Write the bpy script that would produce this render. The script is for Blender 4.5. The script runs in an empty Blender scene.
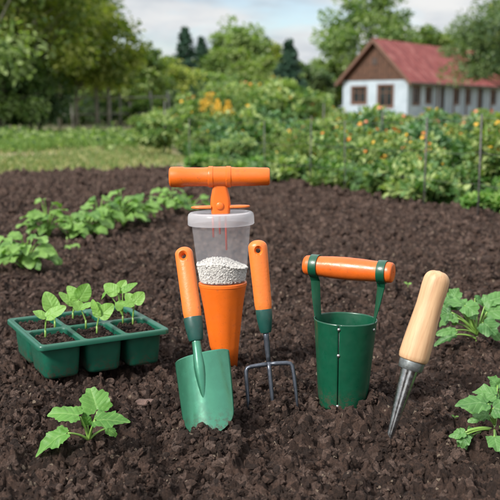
import bpy, bmesh, math, random
import numpy as np
from mathutils import Vector, Matrix, Euler

random.seed(7)
RNG = np.random.default_rng(11)
sc = bpy.context.scene
COL = sc.collection
PI = math.pi

# ------------------------------------------------------------------ camera
FPX = 850.0
CAMH = 0.49
TH = math.atan(142 / FPX)
cam_d = bpy.data.cameras.new('camera')
cam = bpy.data.objects.new('camera', cam_d)
COL.objects.link(cam)
cam.location = (0, 0, CAMH)
cam.rotation_euler = (PI / 2 - TH, 0, 0)
cam_d.sensor_width = 36
cam_d.lens = 36 * FPX / 500
cam_d.clip_start = 0.05
cam_d.clip_end = 2000
cam_d.dof.use_dof = True
cam_d.dof.focus_distance = 1.36
cam_d.dof.aperture_fstop = 7.6
sc.camera = cam
sc.render.resolution_x = sc.render.resolution_y = 1024
C0, S0 = math.cos(TH), math.sin(TH)


def ray(px, py):
    u = (250 - py) / FPX
    return Vector(((px - 250) / FPX, C0 + u * S0, -S0 + u * C0))


def ground(px, py, z=0.0):
    d = ray(px, py)
    return Vector((0, 0, CAMH)) + d * ((z - CAMH) / d.z)


def aty(px, py, Y):
    d = ray(px, py)
    return Vector((0, 0, CAMH)) + d * (Y / d.y)


# ------------------------------------------------------------------ noise
def _hash(ix, iy, s):
    n = (ix.astype(np.int64) * 374761393 + iy.astype(np.int64) * 668265263 + s * 1442695041) & 0xFFFFFFFF
    n = ((n ^ (n >> 13)) * 1274126177) & 0xFFFFFFFF
    n = n ^ (n >> 16)
    return (n & 0xFFFFFF) / float(0x1000000)


def vnoise(x, y, s=0):
    ix = np.floor(x); iy = np.floor(y)
    fx = x - ix; fy = y - iy
    fx = fx * fx * fx * (fx * (fx * 6 - 15) + 10); fy = fy * fy * fy * (fy * (fy * 6 - 15) + 10)
    a = _hash(ix, iy, s); b = _hash(ix + 1, iy, s); c = _hash(ix, iy + 1, s); d = _hash(ix + 1, iy + 1, s)
    return (a + (b - a) * fx) * (1 - fy) + (c + (d - c) * fx) * fy - 0.5


def lumps(x, y, cell, s, lo=.3, hi=.75, fill=1.0, flat=.8):
    """rounded overlapping lumps, height in metres"""
    gx = x / cell; gy = y / cell
    ix = np.floor(gx); iy = np.floor(gy)
    best = np.zeros_like(x)
    for dx in (-1, 0, 1):
        for dy in (-1, 0, 1):
            cx = ix + dx; cy = iy + dy
            px = cx + _hash(cx, cy, s); py = cy + _hash(cx, cy, s + 1)
            r = lo + (hi - lo) * _hash(cx, cy, s + 2) ** 1.5
            on = _hash(cx, cy, s + 3) < fill
            an = _hash(cx, cy, s + 4) * PI
            st = .65 + .7 * _hash(cx, cy, s + 5)
            ax = (gx - px); ay = (gy - py)
            u = (ax * np.cos(an) + ay * np.sin(an)) * st; v = (-ax * np.sin(an) + ay * np.cos(an)) / st
            # slanted top gives each lump a broken face
            tilt = (_hash(cx, cy, s + 6) - .5) * .9 * u + (_hash(cx, cy, s + 7) - .5) * .9 * v
            h2 = r * r - u * u - v * v
            h = np.where((h2 > 0) & on, np.sqrt(np.maximum(h2, 0)) * (1 + tilt / np.maximum(r, .01)) * flat, 0)
            best = np.maximum(best, h)
    return best * cell


EDGE_PX = [(-900, 175), (-200, 173), (0, 171), (100, 168), (160, 166), (200, 168), (270, 178), (340, 188), (430, 200), (500, 210), (700, 236)]
EDGE = [ground(a, b) for a, b in EDGE_PX]
EX = np.array([p.x for p in EDGE]); EY = np.array([p.y for p in EDGE])


def edge_y(x):
    return np.interp(x, EX, EY)


MOUNDS = []


def soil_h(x, y, fine=True):
    wx = x + .011 * vnoise(x * 60, y * 60, 3) + .0055 * vnoise(x * 170, y * 170, 5) + .0022 * vnoise(x * 420, y * 420, 25)
    wy = y + .011 * vnoise(x * 60, y * 60, 4) + .0055 * vnoise(x * 170, y * 170, 6) + .0022 * vnoise(x * 420, y * 420, 26)
    h = .030 * vnoise(x * 2.3, y * 2.3, 1) + .020 * vnoise(x * 6, y * 6, 2)
    far = np.clip((y - 2.2) / 3, 0, 1)
    near = 1 - far
    h += lumps(wx, wy, .060, 10, .2, .55, .55) * (.75 + .8 * far)
    h += lumps(wx, wy, .028, 30, .25, .62, .75) * (1.15 + .7 * far)
    h += lumps(wx + .37, wy, .0135, 50, .3, .68, .8) * 1.15
    if fine:
        h += lumps(wx, wy + .21, .0065, 70, .3, .75, .9) * .75 * near
        h += (.0038 * vnoise(x * 300, y * 300, 8) + .0016 * vnoise(x * 620, y * 620, 9)) * near + .006 * vnoise(x * 110, y * 110, 19)
    h -= .034
    for mx, my, mr, mh in MOUNDS:
        h += mh * np.exp(-(((x - mx) ** 2 + (y - my) ** 2) / mr ** 2))
    e = y - edge_y(x) + .22 * vnoise(x * 1.7, y * .9, 21) + .07 * vnoise(x * 7, y * 5, 22)
    h -= np.clip(e / .35, 0, 1) * .10
    return h


def soil_at(x, y):
    return float(soil_h(np.array([x]), np.array([y]))[0])


# soil pushed up level round whatever stands in it
for _px, _py, _r, _up in ((209, 434, .055, .006), (272, 408, .050, .003), (343, 404, .085, .002), (389, 441, .030, -.010), (222, 366, .06, .004), (90, 445, .04, -.003), (477, 339, .06, -.006), (494, 437, .05, -.006)):
    _g = ground(_px, _py)
    _a = np.linspace(0, 2 * PI, 24, endpoint=False)
    _m = float(soil_h(_g.x + .02 * np.cos(_a), _g.y + .02 * np.sin(_a)).mean())
    MOUNDS.append((_g.x, _g.y, _r, min(.03, max(-.02, _up - _m))))


# ------------------------------------------------------------------ materials
def new_mat(name):
    m = bpy.data.materials.new(name)
    m.use_nodes = True
    nt = m.node_tree
    return m, nt, nt.nodes['Principled BSDF'], nt.nodes['Material Output']


def N(nt, t, **kw):
    n = nt.nodes.new(t)
    for k, v in kw.items():
        if hasattr(n, k) and k not in n.inputs:
            setattr(n, k, v)
        else:
            n.inputs[k].default_value = v
    return n


def ramp(nt, src, stops):
    r = nt.nodes.new('ShaderNodeValToRGB')
    while len(r.color_ramp.elements) < len(stops):
        r.color_ramp.elements.new(.5)
    for e, (p, c) in zip(r.color_ramp.elements, stops):
        e.position = p; e.color = (*c, 1)
    nt.links.new(src, r.inputs[0])
    return r.outputs[0]


def mix(nt, f, a, b, mode='MIX'):
    n = nt.nodes.new('ShaderNodeMix'); n.data_type = 'RGBA'; n.blend_type = mode
    for s, v in ((n.inputs[0], f), (n.inputs[6], a), (n.inputs[7], b)):
        if isinstance(v, (int, float)):
            s.default_value = v
        elif isinstance(v, tuple):
            s.default_value = (*v, 1)
        else:
            nt.links.new(v, s)
    return n.outputs[2]


def noise(nt, scale, detail=4, rough=.6, coord='Object', vec=None):
    if vec is None:
        tc = nt.nodes.new('ShaderNodeTexCoord'); vec = tc.outputs[coord]
    n = N(nt, 'ShaderNodeTexNoise', Scale=scale, Detail=detail, Roughness=rough)
    nt.links.new(vec, n.inputs['Vector'])
    return n.outputs[0]


def bump(nt, bs, src, strength, dist):
    b = N(nt, 'ShaderNodeBump', Strength=strength, Distance=dist)
    nt.links.new(src, b.inputs['Height'])
    nt.links.new(b.outputs[0], bs.inputs['Normal'])
    return b


def simple(name, col, rough=.5, var=.15, nscale=30, metallic=0, spec=.5, bmp=0, bscale=200, coat=0, dirt=0):
    m, nt, bs, out = new_mat(name)
    n = noise(nt, nscale, 5, .65)
    lo = tuple(c * (1 - var) for c in col); hi = tuple(min(1, c * (1 + var)) for c in col)
    c = ramp(nt, n, [(.3, lo), (.7, hi)])
    if dirt:
        k = ramp(nt, noise(nt, 95, 8, .78), [(.57, (0, 0, 0)), (.68, (dirt,) * 3)])
        c = mix(nt, k, c, (.075, .045, .030))
        k2 = ramp(nt, noise(nt, 520, 4, .7), [(.68, (0, 0, 0)), (.73, (dirt,) * 3)])
        c = mix(nt, k2, c, (.10, .06, .04))
    nt.links.new(c, bs.inputs['Base Color'])
    rr = ramp(nt, noise(nt, nscale * 2.3, 4), [(.3, (max(0, rough - .12),) * 3), (.75, (min(1, rough + .12),) * 3)])
    nt.links.new(rr, bs.inputs['Roughness'])
    bs.inputs['Metallic'].default_value = metallic
    bs.inputs['Specular IOR Level'].default_value = spec
    bs.inputs['Coat Weight'].default_value = coat
    if bmp:
        bump(nt, bs, noise(nt, bscale, 4), bmp, .002)
    return m


def soil_mat(name, seed=0, dark=1.0):
    m, nt, bs, out = new_mat(name)
    geo = nt.nodes.new('ShaderNodeNewGeometry')
    pos = geo.outputs['Position']
    vor = N(nt, 'ShaderNodeTexVoronoi', Scale=85.0)
    nt.links.new(pos, vor.inputs['Vector'])
    sep = nt.nodes.new('ShaderNodeSeparateColor'); nt.links.new(vor.outputs['Color'], sep.inputs[0])
    d = dark * .84
    c1 = ramp(nt, sep.outputs[0], [(0, (.020 * d, .0125 * d, .0095 * d)), (.45, (.054 * d, .032 * d, .0230 * d)), (.8, (.130 * d, .079 * d, .059 * d)), (1, (.21 * d, .145 * d, .118 * d))])  # drier clods paler; range also widened to paint in highlight and shadow contrast
    n1 = noise(nt, 7, 5, .7, vec=pos)
    c2 = ramp(nt, n1, [(.3, (.030 * d, .019 * d, .015 * d)), (.55, (.066 * d, .041 * d, .032 * d)), (.8, (.12 * d, .080 * d, .063 * d))])
    c = mix(nt, .38, c1, c2)
    n2 = noise(nt, 260, 5, .75, vec=pos)
    c = mix(nt, .8, c, ramp(nt, n2, [(.3, (.35, .35, .35)), (.52, (1, 1, 1)), (.72, (2.3, 2.2, 2.1))]), 'MULTIPLY')
    # rare pale specks of straw and grit
    v2 = N(nt, 'ShaderNodeTexVoronoi', Scale=210.0); nt.links.new(pos, v2.inputs['Vector'])
    s2 = nt.nodes.new('ShaderNodeSeparateColor'); nt.links.new(v2.outputs['Color'], s2.inputs[0])
    k = ramp(nt, s2.outputs[1], [(.986, (0, 0, 0)), (.992, (1, 1, 1))])
    c = mix(nt, k, c, (.30 * d, .23 * d, .17 * d))
    nt.links.new(c, bs.inputs['Base Color'])
    bs.inputs['Roughness'].default_value = .92
    bs.inputs['Specular IOR Level'].default_value = .25
    bump(nt, bs, noise(nt, 300, 7, .8, vec=pos), 1.0, .006)
    return m


def leaf_mat(name, base, base2, vein=(.16, .26, .06), trans=.3, rough=.5, attr=True, vein_amt=.6, yellow=None):
    m, nt, bs, out = new_mat(name)
    at = N(nt, 'ShaderNodeAttribute'); at.attribute_name = 'rnd'
    n = noise(nt, 60 if attr else 8, 4)
    f = nt.nodes.new('ShaderNodeMath'); f.operation = 'ADD'
    nt.links.new(at.outputs['Fac'], f.inputs[0]); nt.links.new(n, f.inputs[1])
    c = ramp(nt, f.outputs[0], [(.45, base), (1.15, base2)] if yellow is None else [(.4, base), (1.0, base2), (1.25, yellow)])
    # map range 0..2 -> 0..1
    f2 = nt.nodes.new('ShaderNodeMath'); f2.operation = 'MULTIPLY'; f2.inputs[1].default_value = 1.0
    if attr:
        av = N(nt, 'ShaderNodeAttribute'); av.attribute_name = 'vein'
        mm = nt.nodes.new('ShaderNodeMath'); mm.operation = 'MULTIPLY'; mm.inputs[1].default_value = vein_amt
        nt.links.new(av.outputs['Fac'], mm.inputs[0])
        c = mix(nt, mm.outputs[0], c, vein)
        bump(nt, bs, noise(nt, 240, 3), .35, .0015)
    nt.links.new(c, bs.inputs['Base Color'])
    bs.inputs['Roughness'].default_value = rough
    bs.inputs['Specular IOR Level'].default_value = .35
    tr = nt.nodes.new('ShaderNodeBsdfTranslucent')
    tc = mix(nt, 1.0, c, (1.3, 1.6, .5), 'MULTIPLY')
    nt.links.new(tc, tr.inputs['Color'])
    ms = nt.nodes.new('ShaderNodeMixShader'); ms.inputs[0].default_value = trans
    nt.links.new(bs.outputs[0], ms.inputs[1]); nt.links.new(tr.outputs[0], ms.inputs[2])
    nt.links.new(ms.outputs[0], out.inputs[0])
    return m


M = {}
M['soil'] = soil_mat('dark_garden_soil')
M['potsoil'] = soil_mat('potting_compost', dark=.75)
M['seedling'] = leaf_mat('seedling_leaf', (.10, .235, .035), (.185, .35, .075), vein=(.30, .46, .17), trans=.3, vein_amt=.35)
M['squash'] = leaf_mat('squash_leaf', (.046, .142, .024), (.100, .245, .046), vein=(.27, .43, .14), trans=.28, vein_amt=.55)
M['mint'] = leaf_mat('blue_green_leaf', (.030, .108, .026), (.092, .215, .056), vein=(.26, .40, .18), trans=.25, vein_amt=.5)
M['potato'] = leaf_mat('row_plant_leaf', (.042, .125, .022), (.165, .30, .068), vein=(.22, .36, .12), trans=.3, vein_amt=.4)
M['stem'] = simple('green_stem', (.17, .30, .06), .45, .2, 60)
M['orange'] = simple('orange_plastic', (.66, .125, .011), .36, .07, 25, bmp=.08, bscale=300, dirt=.45)
M['orange_pale'] = simple('worn_orange_plastic', (.66, .155, .024), .40, .08, 22, bmp=.14, bscale=260, dirt=.5)
M['orange_wood'] = simple('orange_painted_wood', (.56, .105, .012), .36, .18, 30, bmp=.14, bscale=120, dirt=.5)
M['socket'] = simple('dark_green_plastic', (.008, .052, .042), .38, .2, 40, dirt=.5)


def metal_paint(name, col, edgecol, rough=.35):
    m, nt, bs, out = new_mat(name)
    n = noise(nt, 45, 6, .7)
    c = ramp(nt, n, [(.25, tuple(v * .85 for v in col)), (.7, tuple(v * 1.12 for v in col))])
    sp = noise(nt, 160, 5, .7)
    k = ramp(nt, sp, [(.70, (0, 0, 0)), (.74, (1, 1, 1))])
    c = mix(nt, k, c, edgecol)
    # splashed dirt near the ground
    tc = nt.nodes.new('ShaderNodeTexCoord'); sx = nt.nodes.new('ShaderNodeSeparateXYZ'); nt.links.new(tc.outputs['Object'], sx.inputs[0])
    mr = N(nt, 'ShaderNodeMapRange'); mr.inputs['From Min'].default_value = .035; mr.inputs['From Max'].default_value = .0
    nt.links.new(sx.outputs[2], mr.inputs[0])
    mm = nt.nodes.new('ShaderNodeMath'); mm.operation = 'MULTIPLY'
    nt.links.new(mr.outputs[0], mm.inputs[0]); nt.links.new(ramp(nt, noise(nt, 110, 6, .8), [(.48, (0, 0, 0)), (.6, (1, 1, 1))]), mm.inputs[1])
    c = mix(nt, mm.outputs[0], c, (.06, .038, .028))
    nt.links.new(c, bs.inputs['Base Color'])
    nt.links.new(ramp(nt, noise(nt, 70, 5), [(.3, (rough - .08,) * 3), (.7, (rough + .12,) * 3)]), bs.inputs['Roughness'])
    bs.inputs['Coat Weight'].default_value = .25
    bs.inputs['Coat Roughness'].default_value = .2
    bump(nt, bs, noise(nt, 150, 3), .06, .001)
    return m


M['blade'] = metal_paint('green_enamel_blade', (.040, .22, .13), (.12, .36, .24), .20)
M['blade'].node_tree.nodes['Principled BSDF'].inputs['Metallic'].default_value = .6
M['blade'].node_tree.nodes['Principled BSDF'].inputs['Coat Weight'].default_value = .9
M['blade'].node_tree.nodes['Principled BSDF'].inputs['Coat Roughness'].default_value = .34
M['planter'] = metal_paint('dark_green_enamel', (.0035, .060, .030), (.012, .11, .055), .32)
M['tray'] = metal_paint('green_tray_plastic', (.005, .080, .048), (.02, .14, .085), .42)
M['grey_steel'] = simple('dark_grey_steel', (.075, .085, .105), .38, .3, 80, metallic=.7, bmp=.1)
M['steel'] = simple('brushed_steel', (.40, .41, .43), .30, .35, 60, metallic=1, bmp=.05)
M['ferrule'] = simple('galvanised_ferrule', (.22, .24, .24), .42, .3, 120, metallic=.8)
M['rivet'] = simple('rivet_steel', (.42, .42, .41), .38, .2, 200, metallic=.9)
M['red'] = simple('red_plastic', (.45, .045, .02), .4, .1)


def wood_mat():
    m, nt, bs, out = new_mat('pale_turned_wood')
    tc = nt.nodes.new('ShaderNodeTexCoord')
    mp = N(nt, 'ShaderNodeMapping'); mp.inputs['Scale'].default_value = (75, 75, 6)
    nt.links.new(tc.outputs['Object'], mp.inputs[0])
    n = noise(nt, 1.4, 6, .6, vec=mp.outputs[0])
    c = ramp(nt, n, [(.25, (.28, .15, .070)), (.42, (.45, .27, .145)), (.60, (.54, .345, .195)), (.8, (.36, .20, .10))])
    mp2 = N(nt, 'ShaderNodeMapping'); mp2.inputs['Scale'].default_value = (420, 420, 14); nt.links.new(tc.outputs['Object'], mp2.inputs[0])
    n2 = noise(nt, 1.0, 4, .6, vec=mp2.outputs[0])
    c = mix(nt, .6, c, ramp(nt, n2, [(.3, (.80, .76, .70)), (.6, (1, 1, 1))]), 'MULTIPLY')
    nt.links.new(c, bs.inputs['Base Color'])
    bs.inputs['Roughness'].default_value = .55
    bump(nt, bs, n2, .15, .0006)
    return m


M['wood'] = wood_mat()


def cup_mat(name, clear, tint):
    m, nt, bs, out = new_mat(name)
    bs.inputs['Base Color'].default_value = (*tint, 1)
    bs.inputs['Roughness'].default_value = .25
    tr = nt.nodes.new('ShaderNodeBsdfTransparent')
    tl = nt.nodes.new('ShaderNodeBsdfTranslucent'); tl.inputs[0].default_value = (*tint, 1)
    a = nt.nodes.new('ShaderNodeMixShader'); a.inputs[0].default_value = .5
    nt.links.new(bs.outputs[0], a.inputs[1]); nt.links.new(tl.outputs[0], a.inputs[2])
    b = nt.nodes.new('ShaderNodeMixShader')
    nt.links.new(ramp(nt, noise(nt, 30, 4), [(.3, (clear - .015,) * 3), (.7, (clear + .015,) * 3)]), b.inputs[0])
    nt.links.new(a.outputs[0], b.inputs[1]); nt.links.new(tr.outputs[0], b.inputs[2])
    nt.links.new(b.outputs[0], out.inputs[0])
    return m


M['cup'] = cup_mat('milky_clear_plastic', .85, (.80, .79, .84))
M['lid'] = cup_mat('frosted_lid_plastic', .50, (.80, .80, .84))
M['granule'] = simple('white_granule', (.50, .485, .455), .8, .55, 900)


def foliage(name, a, b, y=None, trans=.3):
    return leaf_mat(name, a, b, trans=trans, attr=False, rough=.55, yellow=y)


M['leaf_olive'] = foliage('olive_tree_leaf', (.045, .088, .018), (.17, .215, .045), (.36, .37, .10), trans=.45)
M['leaf_mid'] = foliage('mid_green_leaf', (.040, .090, .030), (.125, .20, .066), (.26, .33, .13), trans=.44)
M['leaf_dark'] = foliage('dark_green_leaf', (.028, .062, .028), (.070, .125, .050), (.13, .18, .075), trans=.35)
M['leaf_fir'] = foliage('fir_needles', (.012, .040, .028), (.030, .075, .042), trans=.1)
M['leaf_light'] = foliage('light_green_leaf', (.045, .10, .025), (.13, .205, .055), (.24, .29, .10), trans=.4)
M['leaf_bush'] = foliage('bush_leaf', (.036, .098, .028), (.120, .215, .068), (.30, .37, .14))
M['leaf_blue'] = foliage('broad_bush_leaf', (.032, .092, .040), (.090, .19, .085), (.23, .34, .19))
M['leaf_bright'] = foliage('bright_ground_leaf', (.055, .145, .03), (.125, .26, .055), (.24, .36, .10))
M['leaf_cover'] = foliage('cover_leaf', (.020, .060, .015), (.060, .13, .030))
M['petal_orange'] = simple('orange_petal', (.62, .17, .015), .6, .25, 90)
M['petal_yellow'] = simple('yellow_petal', (.70, .40, .025), .6, .2, 90)
M['petal_pink'] = simple('salmon_petal', (.70, .22, .12), .6, .2, 90)
M['bark_dark'] = simple('dark_bark', (.075, .062, .05), .9, .35, 6, bmp=.6, bscale=20)
M['bark'] = simple('grey_brown_bark', (.30, .27, .23), .9, .35, 6, bmp=.6, bscale=20)
M['grassblade'] = foliage('grass_blade', (.06, .125, .03), (.15, .22, .06), (.30, .29, .13), .2)
M['grasslush'] = foliage('lush_grass_blade', (.05, .125, .028), (.12, .21, .045), (.17, .25, .06), .25)


def lawn_mat():
    m, nt, bs, out = new_mat('grassy_ground')
    geo = nt.nodes.new('ShaderNodeNewGeometry')
    n = noise(nt, 1.3, 6, .7, vec=geo.outputs['Position'])
    c = ramp(nt, n, [(.3, (.06, .10, .03)), (.46, (.12, .145, .05)), (.55, (.25, .20, .11)), (.75, (.32, .24, .16))])
    c = mix(nt, .7, c, ramp(nt, noise(nt, 30, 5, .8, vec=geo.outputs['Position']), [(.3, (.55, .55, .55)), (.7, (1.3, 1.3, 1.3))]), 'MULTIPLY')
    nt.links.new(c, bs.inputs['Base Color'])
    bs.inputs['Roughness'].default_value = .95
    return m


M['lawn'] = lawn_mat()


# ------------------------------------------------------------------ object helpers
def tag(o, label=None, cat=None, group=None, kind=None):
    if label: o['label'] = label
    if cat: o['category'] = cat
    if group: o['group'] = group
    if kind: o['kind'] = kind
    return o


def mesh_np(name, V, F, attrs=None, smooth=True):
    """V (n,3) array; F (m,k) array with constant k or list of faces"""
    me = bpy.data.meshes.new(name)
    if isinstance(F, np.ndarray):
        k = F.shape[1]; m = F.shape[0]
        me.vertices.add(len(V)); me.vertices.foreach_set('co', np.asarray(V, np.float32).ravel())
        me.loops.add(m * k); me.loops.foreach_set('vertex_index', F.astype(np.int32).ravel())
        me.polygons.add(m)
        me.polygons.foreach_set('loop_start', np.arange(0, m * k, k, dtype=np.int32))
        me.polygons.foreach_set('loop_total', np.full(m, k, np.int32))
        me.update(calc_edges=True)
    else:
        me.from_pydata([tuple(v) for v in V], [], [tuple(f) for f in F])
    if attrs:
        for an, (dom, vals) in attrs.items():
            a = me.attributes.new(an, 'FLOAT', dom)
            a.data.foreach_set('value', np.asarray(vals, np.float32))
    me.polygons.foreach_set('use_smooth', np.full(len(me.polygons), bool(smooth)))
    me.update()
    return me


def link(name, me, mat=None, parent=None, loc=None):
    o = bpy.data.objects.new(name, me)
    COL.objects.link(o)
    if mat is not None and len(me.materials) == 0:
        me.materials.append(mat)
    if parent: o.parent = parent
    if loc is not None: o.location = loc
    return o


def empty(name, loc=(0, 0, 0), rz=0, mat=None):
    o = bpy.data.objects.new(name, None); COL.objects.link(o)
    o.empty_display_size = .05
    if mat is not None:
        o.matrix_world = mat
    else:
        o.location = loc; o.rotation_euler = (0, 0, rz)
    return o


class MB:
    """collects vertices and faces"""
    def __init__(s): s.v = []; s.f = []

    def add(s, V, F, T=None):
        b = len(s.v)
        for p in V:
            p = Vector(p)
            s.v.append(T @ p if T is not None else p)
        for f in F: s.f.append(tuple(i + b for i in f))
        return s

    def box(s, c, d, T=None):
        x, y, z = (q / 2 for q in d)
        V = [(c[0] + a * x, c[1] + b * y, c[2] + e * z) for a in (-1, 1) for b in (-1, 1) for e in (-1, 1)]
        return s.add(V, [(0, 1, 3, 2), (4, 6, 7, 5), (0, 4, 5, 1), (2, 3, 7, 6), (0, 2, 6, 4), (1, 5, 7, 3)], T)

    def lathe(s, prof, seg=32, T=None, sx=1, sy=1, close=True):
        V = []; F = []
        for r, z in prof:
            for k in range(seg):
                a = 2 * PI * k / seg
                V.append((r * math.cos(a) * sx, r * math.sin(a) * sy, z))
        n = len(prof)
        for i in range(n - 1):
            for k in range(seg):
                k2 = (k + 1) % seg
                F.append((i * seg + k, i * seg + k2, (i + 1) * seg + k2, (i + 1) * seg + k))
        if close:
            if prof[0][0] > 1e-6: F.append(tuple(range(seg - 1, -1, -1)))
            if prof[-1][0] > 1e-6: F.append(tuple((n - 1) * seg + k for k in range(seg)))
        return s.add(V, F, T)

    def tube(s, pts, rad, seg=10, cap=True):
        pts = [Vector(p) for p in pts]
        if isinstance(rad, (int, float)): rad = [rad] * len(pts)
        V = []; F = []
        t0 = (pts[1] - pts[0]).normalized()
        ref = Vector((0, 0, 1)) if abs(t0.z) < .9 else Vector((1, 0, 0))
        u = t0.cross(ref).normalized()
        for i, p in enumerate(pts):
            t = (pts[min(i + 1, len(pts) - 1)] - pts[max(i - 1, 0)]).normalized()
            u = (u - t * u.dot(t)).normalized(); w = t.cross(u)
            for k in range(seg):
                a = 2 * PI * k / seg
                V.append(p + (u * math.cos(a) + w * math.sin(a)) * rad[i])
        for i in range(len(pts) - 1):
            for k in range(seg):
                k2 = (k + 1) % seg
                F.append((i * seg + k, i * seg + k2, (i + 1) * seg + k2, (i + 1) * seg + k))
        if cap:
            F.append(tuple(range(seg - 1, -1, -1))); F.append(tuple((len(pts) - 1) * seg + k for k in range(seg)))
        return s.add(V, F)

    def build(s, name, mat, parent=None, smooth=True, bevel=0, sub=0, autos=None, solid=0):
        me = mesh_np(name, s.v, s.f, smooth=smooth)
        o = link(name, me, mat, parent)
        bm = bmesh.new(); bm.from_mesh(me); bmesh.ops.recalc_face_normals(bm, faces=bm.faces); bm.to_mesh(me); bm.free()
        if solid:
            md = o.modifiers.new('s', 'SOLIDIFY'); md.thickness = solid; md.offset = 0
        if bevel:
            md = o.modifiers.new('b', 'BEVEL'); md.width = bevel; md.segments = 2; md.limit_method = 'ANGLE'; md.angle_limit = math.radians(40)
        if sub:
            md = o.modifiers.new('u', 'SUBSURF'); md.levels = md.render_levels = sub
        if autos is not None:
            me.set_sharp_from_angle(angle=math.radians(autos))
        return o


def bezier(p0, p1, p2, n=8):
    p0, p1, p2 = Vector(p0), Vector(p1), Vector(p2)
    return [p0 * (1 - t) ** 2 + p1 * 2 * t * (1 - t) + p2 * t * t for t in [i / n for i in range(n + 1)]]


def axis_frame(B, T, face=Vector((0, -1, 0))):
    """local z runs B->T, local -y turns to `face`"""
    z = (T - B).normalized()
    y = -(face - z * face.dot(z)).normalized()
    x = y.cross(z)
    m = Matrix((x, y, z)).transposed().to_4x4()
    m.translation = B
    return m, (T - B).length


def bool_cut(o, cutter):
    md = o.modifiers.new('c', 'BOOLEAN'); md.object = cutter; md.operation = 'DIFFERENCE'; md.solver = 'EXACT'
    bpy.context.view_layer.update()
    dg = bpy.context.evaluated_depsgraph_get()
    me = bpy.data.meshes.new_from_object(o.evaluated_get(dg), depsgraph=dg)
    o.modifiers.clear()
    o.data = me
    bpy.data.objects.remove(cutter)
    me.polygons.foreach_set('use_smooth', np.full(len(me.polygons), True))
    me.set_sharp_from_angle(angle=math.radians(50))


# ------------------------------------------------------------------ world and sun
SUN_EL, SUN_AZ = math.radians(40), math.radians(-134)   # azimuth clockwise from +Y
w = bpy.data.worlds.new('World'); sc.world = w; w.use_nodes = True
nt = w.node_tree; nt.nodes.clear()
sky = nt.nodes.new('ShaderNodeTexSky'); sky.sky_type = 'NISHITA'; sky.sun_disc = False
sky.sun_elevation = SUN_EL; sky.sun_rotation = SUN_AZ; sky.air_density = 1.0; sky.dust_density = 1.5
tc = nt.nodes.new('ShaderNodeTexCoord')
sep = nt.nodes.new('ShaderNodeSeparateXYZ'); nt.links.new(tc.outputs['Generated'], sep.inputs[0])
zz = nt.nodes.new('ShaderNodeMath'); zz.operation = 'ADD'; zz.inputs[1].default_value = .18; nt.links.new(sep.outputs[2], zz.inputs[0])
dv = nt.nodes.new('ShaderNodeVectorMath'); dv.operation = 'DIVIDE'; nt.links.new(tc.outputs['Generated'], dv.inputs[0])
cb = nt.nodes.new('ShaderNodeCombineXYZ')
for i in range(3): nt.links.new(zz.outputs[0], cb.inputs[i])
nt.links.new(cb.outputs[0], dv.inputs[1])
cn = N(nt, 'ShaderNodeTexNoise', Scale=1.1, Detail=7.0, Roughness=.55, Distortion=.3); nt.links.new(dv.outputs[0], cn.inputs['Vector'])
cover = ramp(nt, cn.outputs[0], [(.34, (0, 0, 0)), (.50, (1, 1, 1))])
cn2 = N(nt, 'ShaderNodeTexNoise', Scale=2.3, Detail=6.0, Roughness=.55); nt.links.new(dv.outputs[0], cn2.inputs['Vector'])
ccol = ramp(nt, cn2.outputs[0], [(.34, (.60, .66, .73)), (.48, (.84, .87, .90)), (.62, (1, 1, .99))])
zr = N(nt, 'ShaderNodeMapRange'); zr.inputs['From Min'].default_value = .12; zr.inputs['From Max'].default_value = .9; zr.inputs['To Min'].default_value = 5.0; zr.inputs['To Max'].default_value = 10.5
nt.links.new(sep.outputs[2], zr.inputs[0])
cz = nt.nodes.new('ShaderNodeCombineColor')
for i in range(3): nt.links.new(zr.outputs[0], cz.inputs[i])
cc = mix(nt, 1.0, ccol, cz.outputs[0], 'MULTIPLY')
skyc = mix(nt, cover, sky.outputs[0], cc)
bg = nt.nodes.new('ShaderNodeBackground'); bg.inputs[1].default_value = .105
nt.links.new(skyc, bg.inputs[0])
wo = nt.nodes.new('ShaderNodeOutputWorld'); nt.links.new(bg.outputs[0], wo.inputs[0])

sl = bpy.data.lights.new('sun', 'SUN'); sl.energy = 3.6; sl.angle = math.radians(10); sl.color = (1, .96, .90)
so = bpy.data.objects.new('sun', sl); COL.objects.link(so)
sd = Vector((math.sin(SUN_AZ) * math.cos(SUN_EL), math.cos(SUN_AZ) * math.cos(SUN_EL), math.sin(SUN_EL)))
so.rotation_euler = sd.to_track_quat('Z', 'Y').to_euler()
so.location = sd * 50
sc.view_settings.view_transform = 'Standard'; sc.view_settings.look = 'None'
sc.view_settings.exposure = 0.76; sc.view_settings.gamma = 1; sc.view_settings.use_curve_mapping = False

# ------------------------------------------------------------------ ground
me = mesh_np('ground', [(-900, -300, -.055), (900, -300, -.055), (900, 1500, -.055), (-900, 1500, -.055)], [(0, 1, 2, 3)], smooth=False)
tag(link('ground', me, M['lawn']), kind='structure', label='grassy ground running to the horizon')

nu, nv = 1250, 1250
yy = .62 * (9.6 / .62) ** (np.linspace(0, 1, nv))
uu = np.linspace(-1, 1, nu)
Yg, Ug = np.meshgrid(yy, uu, indexing='ij')
Xg = Ug * (.42 * Yg + .45)
Zg = soil_h(Xg, Yg)
V = np.stack([Xg.ravel(), Yg.ravel(), Zg.ravel()], 1)
idx = np.arange(nu * nv).reshape(nv, nu)
F = np.stack([idx[:-1, :-1].ravel(), idx[:-1, 1:].ravel(), idx[1:, 1:].ravel(), idx[1:, :-1].ravel()], 1)
tag(link('soil', mesh_np('soil', V, F), M['soil']), kind='structure', label='dark freshly dug soil of the vegetable bed')

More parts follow.
